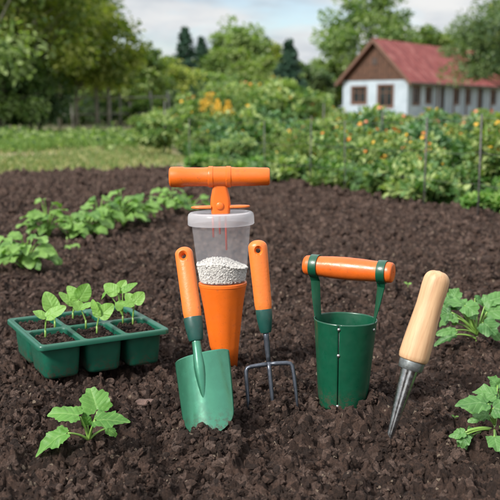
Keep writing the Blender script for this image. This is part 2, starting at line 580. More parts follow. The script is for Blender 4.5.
# coarse soil round the fine sheet (bed continues to both sides and behind the camera)
ob = MB()
pts = [(-14, -3), (14, -3)] + [(float(x), float(edge_y(x)) - .15) for x in (14, 4, 1.76, 1.2, .97, .5, .14, -.3, -.77, -2, -5, -14)]
ob.add([(a, b, -.045) for a, b in pts], [tuple(range(len(pts)))])
tag(ob.build('soil_bed', M['soil'], smooth=False), kind='structure', label='dark soil of the bed beyond the dug strip')

# ---- loose clods and crumbs
ico = []
bm = bmesh.new(); bmesh.ops.create_icosphere(bm, subdivisions=2, radius=1)
IV2 = np.array([v.co[:] for v in bm.verts]); IF2 = np.array([[v.index for v in f.verts] for f in bm.faces]); bm.free()
bm = bmesh.new(); bmesh.ops.create_icosphere(bm, subdivisions=3, radius=1)
IV3 = np.array([v.co[:] for v in bm.verts]); IF3 = np.array([[v.index for v in f.verts] for f in bm.faces]); bm.free()


def clod_variants(IV, n, amp):
    out = []
    for k in range(n):
        r = np.random.default_rng(100 + k)
        V = IV.copy()
        # angular: cut by random planes
        for _ in range(7):
            d = r.normal(size=3); d /= np.linalg.norm(d); h = r.uniform(.55, .9)
            s = V @ d; over = np.maximum(s - h, 0)
            V = V - over[:, None] * d * .9
        n1 = vnoise(IV[:, 0] * 2.1 + 9 * k, IV[:, 1] * 2.1 + IV[:, 2] * 1.7, 40 + k) + .8 * vnoise(IV[:, 0] * 5 + IV[:, 2] * 4 + 9 * k, IV[:, 1] * 5 - IV[:, 2] * 3, 60 + k)
        V = V * (1 + amp * n1[:, None] * 2)
        V = V * np.array([r.uniform(.8, 1.15), r.uniform(.8, 1.15), r.uniform(.55, .85)])
        out.append(V)
    return out


def rand_rot(n, rng):
    q = rng.normal(size=(n, 4)); q /= np.linalg.norm(q, axis=1)[:, None]
    a, b, c, d = q.T
    return np.stack([np.stack([1 - 2 * (c * c + d * d), 2 * (b * c - a * d), 2 * (b * d + a * c)], -1),
                     np.stack([2 * (b * c + a * d), 1 - 2 * (b * b + d * d), 2 * (c * d - a * b)], -1),
                     np.stack([2 * (b * d - a * c), 2 * (c * d + a * b), 1 - 2 * (b * b + c * c)], -1)], 1)


TRAY_C = Vector((-.3237, 1.6338, 0)); TRAY_R = .5134; TW, TD, TH_ = .254, .236, .0686


def scatter_clods(n, ylo, yhi, slo, shi, IV, IF, seed, power=2.2, sink=.15):
    rng = np.random.default_rng(seed)
    y = np.sqrt(rng.uniform(ylo ** 2, yhi ** 2, n)); x = rng.uniform(-1, 1, n) * (.38 * y + .25)
    s = slo + (shi - slo) * rng.random(n) ** power
    # clumpy spread
    keep = (vnoise(x * 9, y * 9, 77) + .5) > rng.random(n) * .8
    keep &= (y < edge_y(x) + .05)
    dx = x - TRAY_C.x; dy = y - TRAY_C.y
    c_, s_ = math.cos(TRAY_R), math.sin(TRAY_R)
    lx = dx * c_ + dy * s_; ly = -dx * s_ + dy * c_
    keep &= ~((abs(lx) < TW / 2 - .004) & (abs(ly) < TD / 2 - .004))
    x, y, s = x[keep], y[keep], s[keep]; n = len(x)
    z = soil_h(x, y) + s * sink
    R = rand_rot(n, rng)
    var = clod_variants(IV, 8, .16)
    which = rng.integers(0, 8, n)
    P = np.stack(var)[which]                      # n, k, 3
    P = np.einsum('nij,nkj->nki', R, P) * s[:, None, None]
    P += np.stack([x, y, z], 1)[:, None, :]
    k = IV.shape[0]
    FF = IF[None] + (np.arange(n) * k)[:, None, None]
    return P.reshape(-1, 3), FF.reshape(-1, 3)


def join(parts):
    Vs, Fs, b = [], [], 0
    for v, f in parts:
        Vs.append(v); Fs.append(f + b); b += len(v)
    return np.concatenate(Vs), np.concatenate(Fs)


def heap(x0, y0, rx, ry, n, hgt, seed, slo=.002, shi=.0075, hollow=0.0):
    rng = np.random.default_rng(seed)
    a = rng.uniform(0, 2 * PI, n); q = hollow + (1 - hollow) * rng.random(n) ** .6
    x = x0 + np.cos(a) * q * rx; y = y0 + np.sin(a) * q * ry
    s = slo + (shi - slo) * rng.random(n) ** 2
    z = soil_h(x, y) + hgt * (1 - q) * rng.random(n) + s * .2
    P = np.einsum('nij,nkj->nki', rand_rot(n, rng), np.stack(clod_variants(IV2, 8, .16))[rng.integers(0, 8, n)]) * s[:, None, None]
    P += np.stack([x, y, z], 1)[:, None, :]
    return P.reshape(-1, 3), (IF2[None] + (np.arange(n) * len(IV2))[:, None, None]).reshape(-1, 3)


HEAPS = []
for k, (px_, py_, rx_, ry_, n_, h_, ho_) in enumerate(((210, 440, .048, .022, 560, .018, 0), (248, 409, .018, .014, 110, .008, 0), (272, 411, .018, .014, 110, .008, 0), (296, 408, .018, .014, 110, .008, 0),
                                  (344, 402, .058, .055, 420, .004, .80), (389, 441, .017, .013, 90, .004, 0), (221, 364, .035, .030, 260, .010, .3), (90, 444, .02, .018, 120, .008, 0), (477, 339, .025, .02, 120, .008, 0), (494, 437, .025, .02, 120, .008, 0))):
    g = ground(px_, py_); HEAPS.append(heap(g.x, g.y, rx_, ry_, n_, h_, 900 + k, hollow=ho_))
V, F = join(HEAPS + [scatter_clods(14000, .75, 2.6, .0035, .0115, IV3, IF3, 1, 2.0, .3),
             scatter_clods(8500, 2.2, 7.5, .008, .026, IV2, IF2, 2, 2.0, .25),
             scatter_clods(34000, 2.2, 7.5, .004, .013, IV2, IF2, 5, 2.0),
             scatter_clods(420, .9, 6.5, .011, .026, IV3, IF3, 4, 1.7, .1)])
tag(link('soil_clods', mesh_np('soil_clods', V, F, smooth=False), M['soil']), 'loose lumps of dark soil strewn over the bed', 'soil', kind='stuff')
V, F = join([scatter_clods(75000, .8, 2.9, .0016, .0048, IV2[:], IF2, 3, 1.6, .35)])
tag(link('soil_crumbs', mesh_np('soil_crumbs', V, F, smooth=False), M['soil']), 'fine crumbs of dark soil between the lumps', 'soil', kind='stuff')

M['stone'] = simple('reddish_stone', (.105, .064, .052), .9, .5, 90, bmp=1, bscale=150)
for (px, py, s, lab) in ((145, 399, .013, 'pale reddish flat lump of dry soil below the tray'),):
    g = ground(px, py)
    vv = clod_variants(IV3, 3, .18)[1] * np.array([1.25, .8, .75]) * s
    me = mesh_np('soil_lump', vv, IF3)
    tag(link('soil_lump', me, M['stone'], None, (g.x, g.y, soil_at(g.x, g.y) + s * .35)), lab, 'lump')


# ------------------------------------------------------------------ leaves
def leaf_geo(L, W, lobes=0, teeth=0, seed=0, cup=.12, droop=.25, ripple=.03, nr=9, na=64, lobamp=.13, toothamp=.045):
    """leaf in its own frame: petiole joint at origin, tip at +x, upper side +z"""
    rng = np.random.default_rng(seed)
    th = np.linspace(-PI, PI, na, endpoint=False)
    a = np.abs(th) / PI
    cx = .30 * L
    # polar outline about a centre a third along the midrib
    if lobes == 0:
        r = np.where(np.abs(th) < PI / 2, 1, 1.0)
        rx = np.where(np.cos(th) > 0, .70 * L, .34 * L); ry = W / 2
        r = 1 / np.sqrt((np.cos(th) / rx) ** 2 + (np.sin(th) / ry) ** 2)
        r *= 1 + .10 * np.exp(-(a / .07) ** 2)              # pointed tip
        r *= 1 - .28 * np.exp(-((1 - a) / .07) ** 2)        # notch at the stalk
    else:
        rx = np.where(np.cos(th) > 0, .70 * L, .42 * L); ry = W / 2
        r = 1 / np.sqrt((np.cos(th) / rx) ** 2 + (np.sin(th) / ry) ** 2)
        tips = [0, .30, -.30, .62, -.62][:lobes]
        lob = np.zeros(na)
        for t in tips:
            lob = np.maximum(lob, np.exp(-((th / PI - t) / .11) ** 2))
        r *= 1.03 - lobamp + lobamp * lob
        r *= 1 - .45 * np.exp(-((1 - a) / .10) ** 2)
    if teeth:
        ph = rng.uniform(0, 6)
        r *= 1 + toothamp * np.abs(((th * teeth / PI + ph) % 2) - 1) * 2 - toothamp
        r *= 1 + .12 * vnoise(th * 3 + seed, th * 0, seed)
    rr = np.linspace(0, 1, nr + 1)[1:] ** .85
    X = [cx]; Y = [0.]; 
    X = np.concatenate([[cx], (cx + rr[:, None] * (r * np.cos(th))[None]).ravel()])
    Y = np.concatenate([[0.], (rr[:, None] * (r * np.sin(th))[None]).ravel()])
    # veins: midrib and side veins leaving it forward
    vd = np.abs(Y) / L
    s = X - np.abs(Y) * .75
    per = .19 * L
    sv = np.abs(((s / per) % 1) - .5) * 2      # 1 on the vein
    side = np.clip((sv - .82) / .18, 0, 1) * np.clip((X > .02 * L), 0, 1)
    mid = np.clip(1 - vd / .02, 0, 1)
    vein = np.clip(np.maximum(mid, side * .75), 0, 1)
    puff = (1 - sv) * .5 + .5 * np.clip(vd / .06, 0, 1)
    u = X / L; v = Y / (W / 2)
    Z = cup * W * .5 * v ** 2 - droop * L * np.clip(u, 0, 2) ** 2 * .6 + .030 * L * puff * (np.abs(v) < .98)
    rad = np.sqrt(((X - cx) / L) ** 2 + (Y / W) ** 2)
    Z += ripple * L * np.sin(np.arctan2(Y, X - cx) * 5 + seed) * rad ** 2 * 3
    Z += ripple * L * vnoise(X / L * 3 + seed * 3, Y / L * 3, seed) * 2
    V = np.stack([X, Y, Z], 1)
    F = []
    for k in range(na): F.append((0, 1 + k, 1 + (k + 1) % na))
    for i in range(nr - 1):
        for k in range(na):
            k2 = (k + 1) % na
            F.append((1 + i * na + k, 1 + (i + 1) * na + k, 1 + (i + 1) * na + k2, 1 + i * na + k2))
    X0 = V[:, 0].min()
    V[:, 0] -= X0 * .6
    return V, F, vein


def leaf_obj(A, T, W, mat, parent, hint=(0, -.5, 1), origin=Vector((0, 0, 0)), seed=0, **kw):
    """leaf from joint A to tip T (world points), parented to the plant at `origin`"""
    A = Vector(A); T = Vector(T)
    x = (T - A).normalized(); h = Vector(hint)
    z = (h - x * h.dot(x)).normalized(); y = z.cross(x)
    L = (T - A).length
    V, F, vein = leaf_geo(L, W, seed=seed, **kw)
    R = np.array(Matrix((x, y, z)).transposed())
    # droop shortens the reach: aim the blade upward a little so the tip still lands on T
    V = V @ R.T + np.array(A - origin)
    rnd = np.full(len(V), (seed * .6180339) % 1)
    me = mesh_np('leaf', V, F, {'rnd': ('POINT', rnd), 'vein': ('POINT', vein)})
    o = link('leaf', me, mat, parent)
    return o


def px_plant(name, base_px, leaves, mat, label, cat, group, lobes=3, teeth=9, stem_r=.0022, trunk=(0, 0, .02), z0=None, droop=.2, base_pt=None, cup=.1, lobamp=.13, toothamp=.05, ripple=.03, dense=0):
    """leaves: (ax, ay, tx, ty, width_px, dyA, dyT[, hint]) in photo pixels, dy = metres behind (+) or before (-) the base"""
    B = base_pt if base_pt is not None else ground(*base_px)
    if base_pt is None: B.z = soil_at(B.x, B.y)
    root = empty(name, B)
    tag(root, label, cat, group)
    sm = MB()
    tr = Vector(trunk)
    sm.tube([Vector((0, 0, -.006)), Vector((0, 0, .3 * tr.z)), tr], [stem_r * 1.25, stem_r * 1.1, stem_r], 10)
    rj = np.random.default_rng(len(label))
    if dense:
        extra = []
        for lf in leaves:
            for _ in range(dense):
                j = rj.uniform(-1, 1, 6)
                extra.append((lf[0] + j[0] * 4, lf[1] + j[1] * 3 + 3, lf[2] + j[2] * 6, lf[3] + j[3] * 4 + 6, lf[4] * (.75 + .2 * j[4]), lf[5] + .02 + .02 * j[5], lf[6] + .03 + .02 * j[5], (j[0] * .4, -.6, 1)))
        leaves = list(leaves) + extra
    for i, lf in enumerate(leaves):
        if dense: lf = tuple(lf[:4]) + (lf[4] * 1.35,) + tuple(lf[5:])
        ax, ay, tx, ty, wpx, dA, dT = lf[:7]
        hint = lf[7] if len(lf) > 7 else (0, -.45, 1)
        A = aty(ax, ay, B.y + dA); T = aty(tx, ty, B.y + dT)
        sc_ = B.y / FPX
        leaf_obj(A, T, wpx * sc_, mat, root, hint, B, seed=i * 7 + len(label), lobes=lobes, teeth=teeth, droop=droop, cup=cup, lobamp=lobamp, toothamp=toothamp, ripple=ripple, na=150, nr=11)
        a = A - B
        st = Vector((0, 0, .004)) if a.z < tr.z else tr * .8
        midp = (st + a) * .5 + Vector((0, 0, abs(a.x) * .18))
        midp.x = st.x + (a.x - st.x) * .42
        sm.tube(bezier(st, midp, a + (T - A) * .06, 8), [stem_r * (.9 - .35 * k / 8) for k in range(9)], 8)
    sm.build('stem', M['stem'], root)
    return root


# front squash seedling
px_plant('squash_seedling', (89, 445), [
    (98, 413, 91, 387, 34, .0, .022, (.35, -1.0, .6)),
    (82, 417, 49, 411, 27, -.005, .0, (-.05, -.35, 1)),
    (93, 421, 127, 418, 27, -.012, -.018, (.1, -.35, 1)),
    (70, 432, 34, 450, 25, -.02, -.03, (-.2, -.5, 1)),
    (106, 428, 117, 435, 13, .012, .012, (.2, -.6, 1)),
    (88, 426, 84, 412, 12, .004, .002, (0, -.9, .5)),
], M['squash'], 'small squash seedling with five toothed leaves in front of the seed tray', 'seedling', None, lobes=5, teeth=15, stem_r=.0024, trunk=(0, 0, .009), lobamp=.2, toothamp=.06, ripple=.045)

# mid right plant behind the wooden dibber
px_plant('squash_plant', (477, 339), [
    (459, 304, 441, 300, 13, .02, .02, (0, -.6, 1)),
    (468, 306, 444, 299, 13, -.01, -.01, (0, -.6, 1)),
    (464, 305, 477, 313, 15, -.03, -.05, (0, -.9, .7)),
    (452, 312, 440, 316, 14, .0, .01, (-.2, -.8, .6)),
    (457, 330, 437, 333, 9, -.03, -.04, (0, -.5, 1)),
    (458, 318, 449, 319, 8, -.01, -.01, (0, -.8, .6)),
    (482, 322, 497, 333, 18, -.05, -.07, (.1, -.9, .6)),
    (484, 305, 507, 292, 15, .02, .03, (.1, -.5, 1)),
    (486, 312, 506, 308, 18, .0, .0, (.2, -.7, .8)),
    (474, 298, 486, 304, 9, .03, .03, (0, -.6, 1)),
    (452, 300, 458, 288, 12, .05, .06, (0, -.8, .8)),
], M['mint'], 'leafy young squash plant behind the wooden handled dibber', 'plant', None, lobes=5, teeth=11, stem_r=.0026, trunk=(0, 0, .016), lobamp=.20, toothamp=.06, ripple=.06, dense=1)

px_plant('squash_plant', (494, 437), [
    (490, 404, 457, 403, 17, -.02, -.025, (-.1, -.5, 1)),
    (497, 396, 474, 390, 16, .02, .03, (-.1, -.6, 1)),
    (490, 415, 473, 415, 10, .0, .0, (0, -.6, 1)),
    (492, 408, 512, 412, 18, -.03, -.04, (.1, -.8, .8)),
    (466, 432, 450, 436, 9, -.02, -.02, (0, -.8, 1)),
    (467, 430, 474, 436, 11, -.015, -.01, (0, -.8, 1)),
    (466, 434, 462, 447, 11, -.02, -.03, (0, -.8, 1)),
    (494, 436, 498, 450, 15, -.05, -.07, (0, -.8, .8)),
    (498, 386, 490, 377, 12, .05, .05, (0, -.8, .8)),
    (502, 400, 520, 388, 16, .03, .03, (.1, -.8, .8)),
    (505, 425, 525, 432, 18, .0, .0, (.1, -.8, .8)),
], M['mint'], 'squash plant at the edge in front of the wooden handled dibber', 'plant', None, lobes=5, teeth=11, stem_r=.0024, trunk=(0, 0, .016), lobamp=.20, toothamp=.06, ripple=.06, dense=1)

# tiny sprouts
for (px, py, lab) in ((408, 286, 'tiny pale sprout in the soil above the wooden dibber handle'), (455, 419, 'tiny green sprout low in the soil before the squash plant')):
    px_plant('sprout', (px, py), [(px - .5, py - 2, px - 3.5, py - 4, 3.4, 0, 0), (px + .5, py - 2, px + 3.5, py - 3, 3, 0, 0)], M['seedling'], lab, 'sprout', None, lobes=0, teeth=0, stem_r=.0007, trunk=(0, 0, .004))

# ------------------------------------------------------------------ seed tray
def rrect(w, d, r, n=5):
    P = []
    for cx, cy, a0 in ((w / 2 - r, d / 2 - r, 0), (-w / 2 + r, d / 2 - r, PI / 2), (-w / 2 + r, -d / 2 + r, PI), (w / 2 - r, -d / 2 + r, 1.5 * PI)):
        for k in range(n + 1):
            a = a0 + PI / 2 * k / n
            P.append((cx + r * math.cos(a), cy + r * math.sin(a)))
    return P


def loft(mb, loops, T=None, cap_end=False):
    n = len(loops[0]); V = [p for l in loops for p in l]; F = []
    for i in range(len(loops) - 1):
        for k in range(n):
            k2 = (k + 1) % n
            F.append((i * n + k, i * n + k2, (i + 1) * n + k2, (i + 1) * n + k))
    if cap_end: F.append(tuple((len(loops) - 1) * n + k for k in range(n)))
    mb.add(V, F, T)


tray = empty('seed_tray', TRAY_C + Vector((0, 0, .0)), TRAY_R)
tag(tray, 'green plastic seed tray of six cells filled with soil', 'seed tray')
h = TH_; cw, cd = (TW - .012) / 3, (TD - .012) / 2
rim = MB()
centers = []
for j in range(2):
    for i in range(3):
        cx = (i - 1) * cw; cy = (j - .5) * cd
        centers.append((cx, cy))
        o3 = [(cx + a, cy + b, h) for a, b in rrect(cw, cd, .0015)]
        o2 = [(cx + a, cy + b, h + .0008) for a, b in rrect(cw - .004, cd - .004, .004)]
        i2 = [(cx + a, cy + b, h - .0002) for a, b in rrect(cw - .0075, cd - .0075, .012)]
        i3 = [(cx + a, cy + b, h - .003) for a, b in rrect(cw - .009, cd - .009, .012)]
        loft(rim, [o3, o2, i2, i3])
W_, D_ = cw * 3, cd * 2
loft(rim, [[(a, b, z) for a, b in rrect(W_ + 2 * e, D_ + 2 * e, .004 + e)] for e, z in ((.0, h), (.003, h + .0012), (.006, h + .0005), (.0072, h - .0015), (.0072, h - .008), (.0062, h - .008), (.0060, h - .0016))])
rim.build('rim', M['tray'], tray, autos=50)
for cx, cy in centers:
    c = MB()
    lo = []
    for z, ins in ((h - .0025, .0082), (h * .5, .0125), (.006, .0170), (.001, .020), (.0, .026)):
        lo.append([(cx + a, cy + b, z) for a, b in rrect(cw - ins, cd - ins, .013)])
    loft(c, lo, cap_end=True)
    loft(c, [[(cx + a, cy + b, z) for a, b in rrect(cw - ins, cd - ins, .0125)] for z, ins in ((h - .0025, .0096), (h * .5, .0139), (.004, .0184))], cap_end=True)
    c.build('cell', M['tray'], tray, autos=60)
# compost
ps = []
for q, (cx, cy) in enumerate(centers):
    n = 44
    g = np.linspace(-1, 1, n)
    A, B_ = np.meshgrid(g, g)
    # squircle so that the corners stay inside the cell
    rr = np.maximum(np.abs(A), np.abs(B_)); nn = (np.abs(A) ** 5 + np.abs(B_) ** 5) ** .2
    f = np.where(nn > 0, rr / np.maximum(nn, 1e-6), 1)
    X = cx + A * f * (cw - .0115) / 2; Y = cy + B_ * f * (cd - .0115) / 2
    Z = h - .009 + .006 * (1 - np.maximum(np.abs(A), np.abs(B_)) ** 3) + lumps(X + q, Y, .012, 90) * .8 + lumps(X, Y + q, .0055, 95) * .8 - .005
    Z = np.where(rr > .99, Z - .006, Z)
    ix = np.arange(n * n).reshape(n, n)
    ps.append((np.stack([X.ravel(), Y.ravel(), Z.ravel()], 1), np.stack([ix[:-1, :-1].ravel(), ix[:-1, 1:].ravel(), ix[1:, 1:].ravel(), ix[1:, :-1].ravel()], 1)))
    rngc = np.random.default_rng(300 + q)
    k = 260
    a = rngc.uniform(-.88, .88, k); b = rngc.uniform(-.88, .88, k)
    s = .0012 + .0030 * rngc.random(k) ** 2.5
    P = np.einsum('nij,nkj->nki', rand_rot(k, rngc), np.stack(clod_variants(IV2, 8, .16))[rngc.integers(0, 8, k)]) * s[:, None, None]
    x = cx + a * (cw - .013) / 2; y = cy + b * (cd - .013) / 2
    z = h - .009 + .006 * (1 - np.maximum(abs(a), abs(b)) ** 3) + lumps(x + q, y, .012, 90) * .8 + lumps(x, y + q, .0055, 95) * .8 - .005 + s * .4
    P += np.stack([x, y, z], 1)[:, None, :]
    FF = (IF2[None] + (np.arange(k) * len(IV2))[:, None, None]).reshape(-1, 3)
    FF = np.concatenate([FF, FF[:, 2:3]], 1)
    ps.append((P.reshape(-1, 3), FF))
V, F = join(ps)
quads = [tuple(f) if f[2] != f[3] else tuple(f[:3]) for f in F.tolist()]
me = mesh_np('potting_soil', V, quads)
po = link('potting_soil', me, M['potsoil']); po.location = tray.location; po.rotation_euler = tray.rotation_euler
tag(po, 'moist dark potting soil filling the six tray cells', 'soil', kind='stuff')

# tray seedlings: base px on the compost, leaves in px
ztop = h - .001
TS = [
    ((45.5, 336), [(46, 318, 34, 311, 11, 0, 0), (46, 318, 64, 307, 13, -.003, -.006, (.2, -.8, .8)), ], 'seedling in the near left tray cell with one small and one broad leaf'),
    ((55, 327), [(54, 312, 46, 293, 17, .0, .008, (.3, -1, .5)), (54, 314, 60, 308, 6, .005, .005)], 'seedling rising behind the near left one with a single upright leaf'),
    ((73, 318), [(74, 305, 60, 293, 10, .0, .0, (-.3, -.6, 1)), (79, 299, 68, 287, 12, .004, .01, (.2, -1, .5)), (79, 300, 88, 285, 17, .0, .01, (.5, -1, .5))], 'tall seedling at the back left of the tray with wide folded leaf'),
    ((86, 326), [(81, 309, 74, 302, 12, .0, .0, (0, -.7, 1)), (80, 309, 92, 303, 9, .0, .0, (.3, -.5, 1))], 'bent seedling in the middle of the tray with drooping leaf pair'),
    ((97, 332), [(99, 317, 92, 301, 9, .0, .0, (-.5, -1, .6)), (99, 317, 112, 305, 16, .0, .003, (.2, -1, .6)), (99, 317, 97, 303, 12, .003, .01, (0, -1, .5))], 'seedling in the middle front cell with heart shaped leaf'),
    ((123, 321), [(118, 294, 105, 285, 14, .0, .006, (-.2, -.9, .8)), (122, 292, 136, 283, 9, .0, .006, (.2, -.6, 1)), (123, 308, 116, 303, 14, -.006, -.006, (0, -.7, 1)), (118, 292, 125, 281, 12, .01, .014, (0, -1, .5)), (107, 291, 101, 299, 5, .0, .0, (-1, -.6, .3))], 'tallest seedling at the back right of the tray with several leaves'),
    ((133, 323), [(134, 303, 126, 294, 11, .0, .004, (0, -1, .7)), (134, 303, 143, 293, 14, .0, .004, (.2, -1, .6)), (135, 305, 120, 303, 9, -.004, -.004, (0, -.7, 1))], 'seedling in the right hand cell of the tray with broad rounded leaves'),
]
for (bp, lv, lab) in TS:
    lv = [(q[0], q[1], q[0] + (q[2] - q[0]) * 1.0, q[1] + (q[3] - q[1]) * 1.0, q[4] * 1.02) + tuple(q[5:]) for q in lv]
    B = ground(bp[0], bp[1], ztop)
    px_plant('tray_seedling', None, lv, M['seedling'], lab, 'seedling', 'seedlings growing in the seed tray', lobes=0, teeth=0, stem_r=.0017, trunk=(0, 0, .012), base_pt=B, droop=.12, cup=.14)

# ------------------------------------------------------------------ row plants behind, left
def row_plant(x, y, hgt, spread, n, seed, label, lean=0):
    rng = np.random.default_rng(seed)
    B = Vector((x, y, soil_at(x, y)))
    root = empty('row_plant', B); tag(root, label, 'plant', 'row of leafy young plants behind the seed tray')
    sm = MB()
    for i in range(n):
        az = rng.uniform(0, 2 * PI); t = rng.random()
        rr = spread * (.25 + .75 * rng.random() ** .7); zz = hgt * 1.25 * (1 - .6 * (rr / spread) ** 1.6) * rng.uniform(.45, 1.0)
        a = Vector((math.cos(az) * rr, math.sin(az) * rr * .8, zz))
        L = rng.uniform(.030, .062); Wd = L * rng.uniform(.78, 1.0)
        d = Vector((math.cos(az), math.sin(az), rng.uniform(-.5, .25))).normalized()
        A = a - d * L * .3; T = a + d * L * .7
        hint = Vector((rng.uniform(-.4, .4), rng.uniform(-.8, .1), 1))
        leaf_obj(B + A, B + T, Wd, M['potato'], root, hint, B, seed=seed * 31 + i, lobes=0, teeth=6, droop=rng.uniform(.1, .8), nr=6, na=36, cup=rng.uniform(-.15, .4), ripple=.06)
        mid = Vector((A.x * .3, A.y * .3, A.z * .75))
        sm.tube(bezier((0, 0, -.004), mid, A + d * L * .05, 6), [.0034 - .0014 * k / 6 for k in range(7)], 6)
    sm.build('stem', M['stem'], root)


ROW = [((26, 262), .115, .115, 22, 'leafy young plant at the near end of the row, partly cut by the frame'),
       ((6, 255), .075, .09, 12, 'low broad leaved plant at the very edge beside the near row plant'),
       ((48, 234), .13, .105, 22, 'second leafy plant of the row behind the near one'),
       ((70, 234), .10, .08, 10, 'sparse row plant with a long stalk lying towards the tray'),
       ((88, 233), .11, .09, 15, 'middle row plant between the tall pair and the sparse one'),
       ((100, 228), .14, .10, 20, 'tall bushy plant in the middle of the row'),
       ((122, 222), .15, .12, 22, 'tallest bushy plant of the row with pale leaves'),
       ((140, 218), .12, .11, 18, 'bushy row plant beyond the tallest one'),
       ((170, 209), .13, .11, 16, 'row plant just left of the orange tee handle'),
       ((190, 205), .11, .11, 13, 'farthest row plant behind the clear plastic hopper')]
for i, (p, hh, sp, n, lab) in enumerate(ROW):
    g = ground(*p)
    row_plant(g.x, g.y, hh, sp * .82, int(n * 1.35), 50 + i, lab)
g = ground(68, 234); B = g
px_plant('row_plant', (67, 236), [(71, 246, 80, 248, 12, -.1, -.12, (0, -.4, 1)), (69, 246, 64, 249, 8, -.1, -.12)], M['potato'], 'low stray shoot with a single flat leaf in front of the row', 'plant', 'row of leafy young plants behind the seed tray', lobes=0, teeth=4, stem_r=.003)

# ------------------------------------------------------------------ hand tools
def tool_handle(mb_name, z0, z1, w_bot, w_top, mat, parent, thick=.72, hole_r=.0042, belly=.0):
    """flattened plastic grip from z0 (collar) to z1 (rounded end) with a real hanging hole"""
    L = z1 - z0
    mb = MB()
    prof = []
    n = 22
    for i in range(n + 1):
        t = i / n
        r = (w_bot * (1 - t) + w_top * t) / 2 * (1 + belly * math.sin(PI * t))
        if t > .90:
            k = (t - .90) / .10
            r *= math.sqrt(max(0, 1 - k * k * .999))
        r *= 1 - .10 * math.exp(-(t / .05) ** 2)
        prof.append((max(r, .0004), z0 + L * t))
    # denser cap
    prof2 = [p for p in prof if p[1] <= z0 + L * .9]
    rb = prof2[-1][0]
    for k in range(1, 13):
        a = PI / 2 * k / 12
        prof2.append((max(rb * math.cos(a), .0003), z0 + L * .9 + (L * .1) * math.sin(a)))
    mb.lathe(prof2, 40, sy=thick)
    o = mb.build(mb_name, mat, parent)
    c = MB(); T = Matrix.Translation((0, 0, z1 - w_top * .55)) @ Matrix.Rotation(PI / 2, 4, 'X') @ Matrix.Translation((0, 0, -.05))
    c.lathe([(hole_r * 2.0, 0), (hole_r * 2.0, .05 - w_top * thick * .5 + .0005), (hole_r, .05 - w_top * thick * .5 + .0045), (hole_r, .1 - (.05 - w_top * thick * .5 + .0045)), (hole_r * 2, .1 - (.05 - w_top * thick * .5 + .0005)), (hole_r * 2, .1)], 28, T)
    cut = c.build('cutter', mat, parent)
    bool_cut(o, cut)
    return o


# trowel ---------------------------------------------------------------
B = ground(209, 433); T = aty(183, 247, B.y + .110)
mtx, L = axis_frame(B, T, Vector((-.10, -1, .1)))
s = L / 186.0        # metres per photo pixel along the tool
tr = empty('garden_trowel', mat=mtx)
tag(tr, 'hand trowel with orange handle and bright green blade stuck in the soil', 'trowel')
tool_handle('handle', 112 * s, 186 * s, 18.6 * s, 18.4 * s, M['orange_pale'], tr, .75, .0042)
mb = MB(); mb.lathe([(9.2 * s, 113.5 * s), (9.4 * s, 112 * s), (9.0 * s, 104 * s), (7.4 * s, 92 * s), (6.6 * s, 90 * s), (5.0 * s, 90 * s)], 32, sy=.85)
mb.build('collar', M['socket'], tr, autos=40)
mb = MB()
zs = [95, 88, 80, 72, 64, 56, 48, 40, 33, 27]
mb.tube([(0, -.0035 * math.sin(max(0, min(1, (90 - z) / 55)) * PI / 2), z * s) for z in zs], [4.6 * s, 4.5 * s, 4.6 * s, 5.2 * s, 5.6 * s, 5.2 * s, 4.2 * s, 3.0 * s, 1.8 * s, .4 * s], 20)
mb.build('neck', M['blade'], tr)
# blade: curved plate, hollow side to the viewer
def blade_w(t):      # t 0 top .. 1 tip, half width in px
    w0 = 27.8 - 3.4 * t ** 1.5
    if t < .72: return w0
    k = (t - .72) / .28
    return w0 * (max(0.0, 1 - (k * .985) ** 2.6)) ** .55


nU, nV = 48, 60
V = []; F = []
for j in range(nV + 1):
    t = (j / nV)
    hw = max(blade_w(t), .8) * s
    for i in range(nU + 1):
        u = -1 + 2 * i / nU
        shoulder = (2.0 * abs(u) ** 10 - .5 - 2.2 * u) * max(0, 1 - t / .25)
        rx = (1 - abs(u) ** 14 * .0)
        z = (77 - 77 * t * 1.03 - shoulder) * s
        x = u * hw
        xx = abs(x) / (28 * s)
        y = -.004 + .034 * xx ** 2 * (1 - .3 * t)          # pressed plate, middle stands proud
        y -= .006 * t * t
        V.append((x, y, z))
for j in range(nV):
    for i in range(nU):
        a = j * (nU + 1) + i
        F.append((a, a + 1, a + nU + 2, a + nU + 1))
mb = MB(); mb.add(V, F)
mb.build('blade', M['blade'], tr, solid=.0016)

# hand fork --------------------------------------------------------------
B = ground(273, 408); T = aty(257, 240, B.y + .05)
mtx, L = axis_frame(B, T, Vector((.05, -1, .1)))
s = L / 168.5
fk = empty('hand_fork', mat=mtx)
tag(fk, 'three pronged hand fork with orange handle standing in the soil', 'hand fork')
tool_handle('handle', 97 * s, 168.5 * s, 17.0 * s, 19.6 * s, M['orange_pale'], fk, .75, .0040)
mb = MB(); mb.lathe([(8.0 * s, 99 * s), (8.3 * s, 97.5 * s), (8.0 * s, 90 * s), (6.2 * s, 78 * s), (5.2 * s, 75.5 * s), (3.0 * s, 75.5 * s)], 32, sy=.9)
mb.build('collar', M['socket'], fk, autos=40)
mb = MB(); mb.tube([(0, 0, 80 * s), (0, 0, 70 * s), (0, .001, 62 * s), (0, .001, 52 * s), (0, 0, 45 * s)], [3.2 * s, 2.9 * s, 2.9 * s, 2.4 * s, 2.2 * s], 14)
mb.build('shaft', M['grey_steel'], fk)
Y0 = 42.0
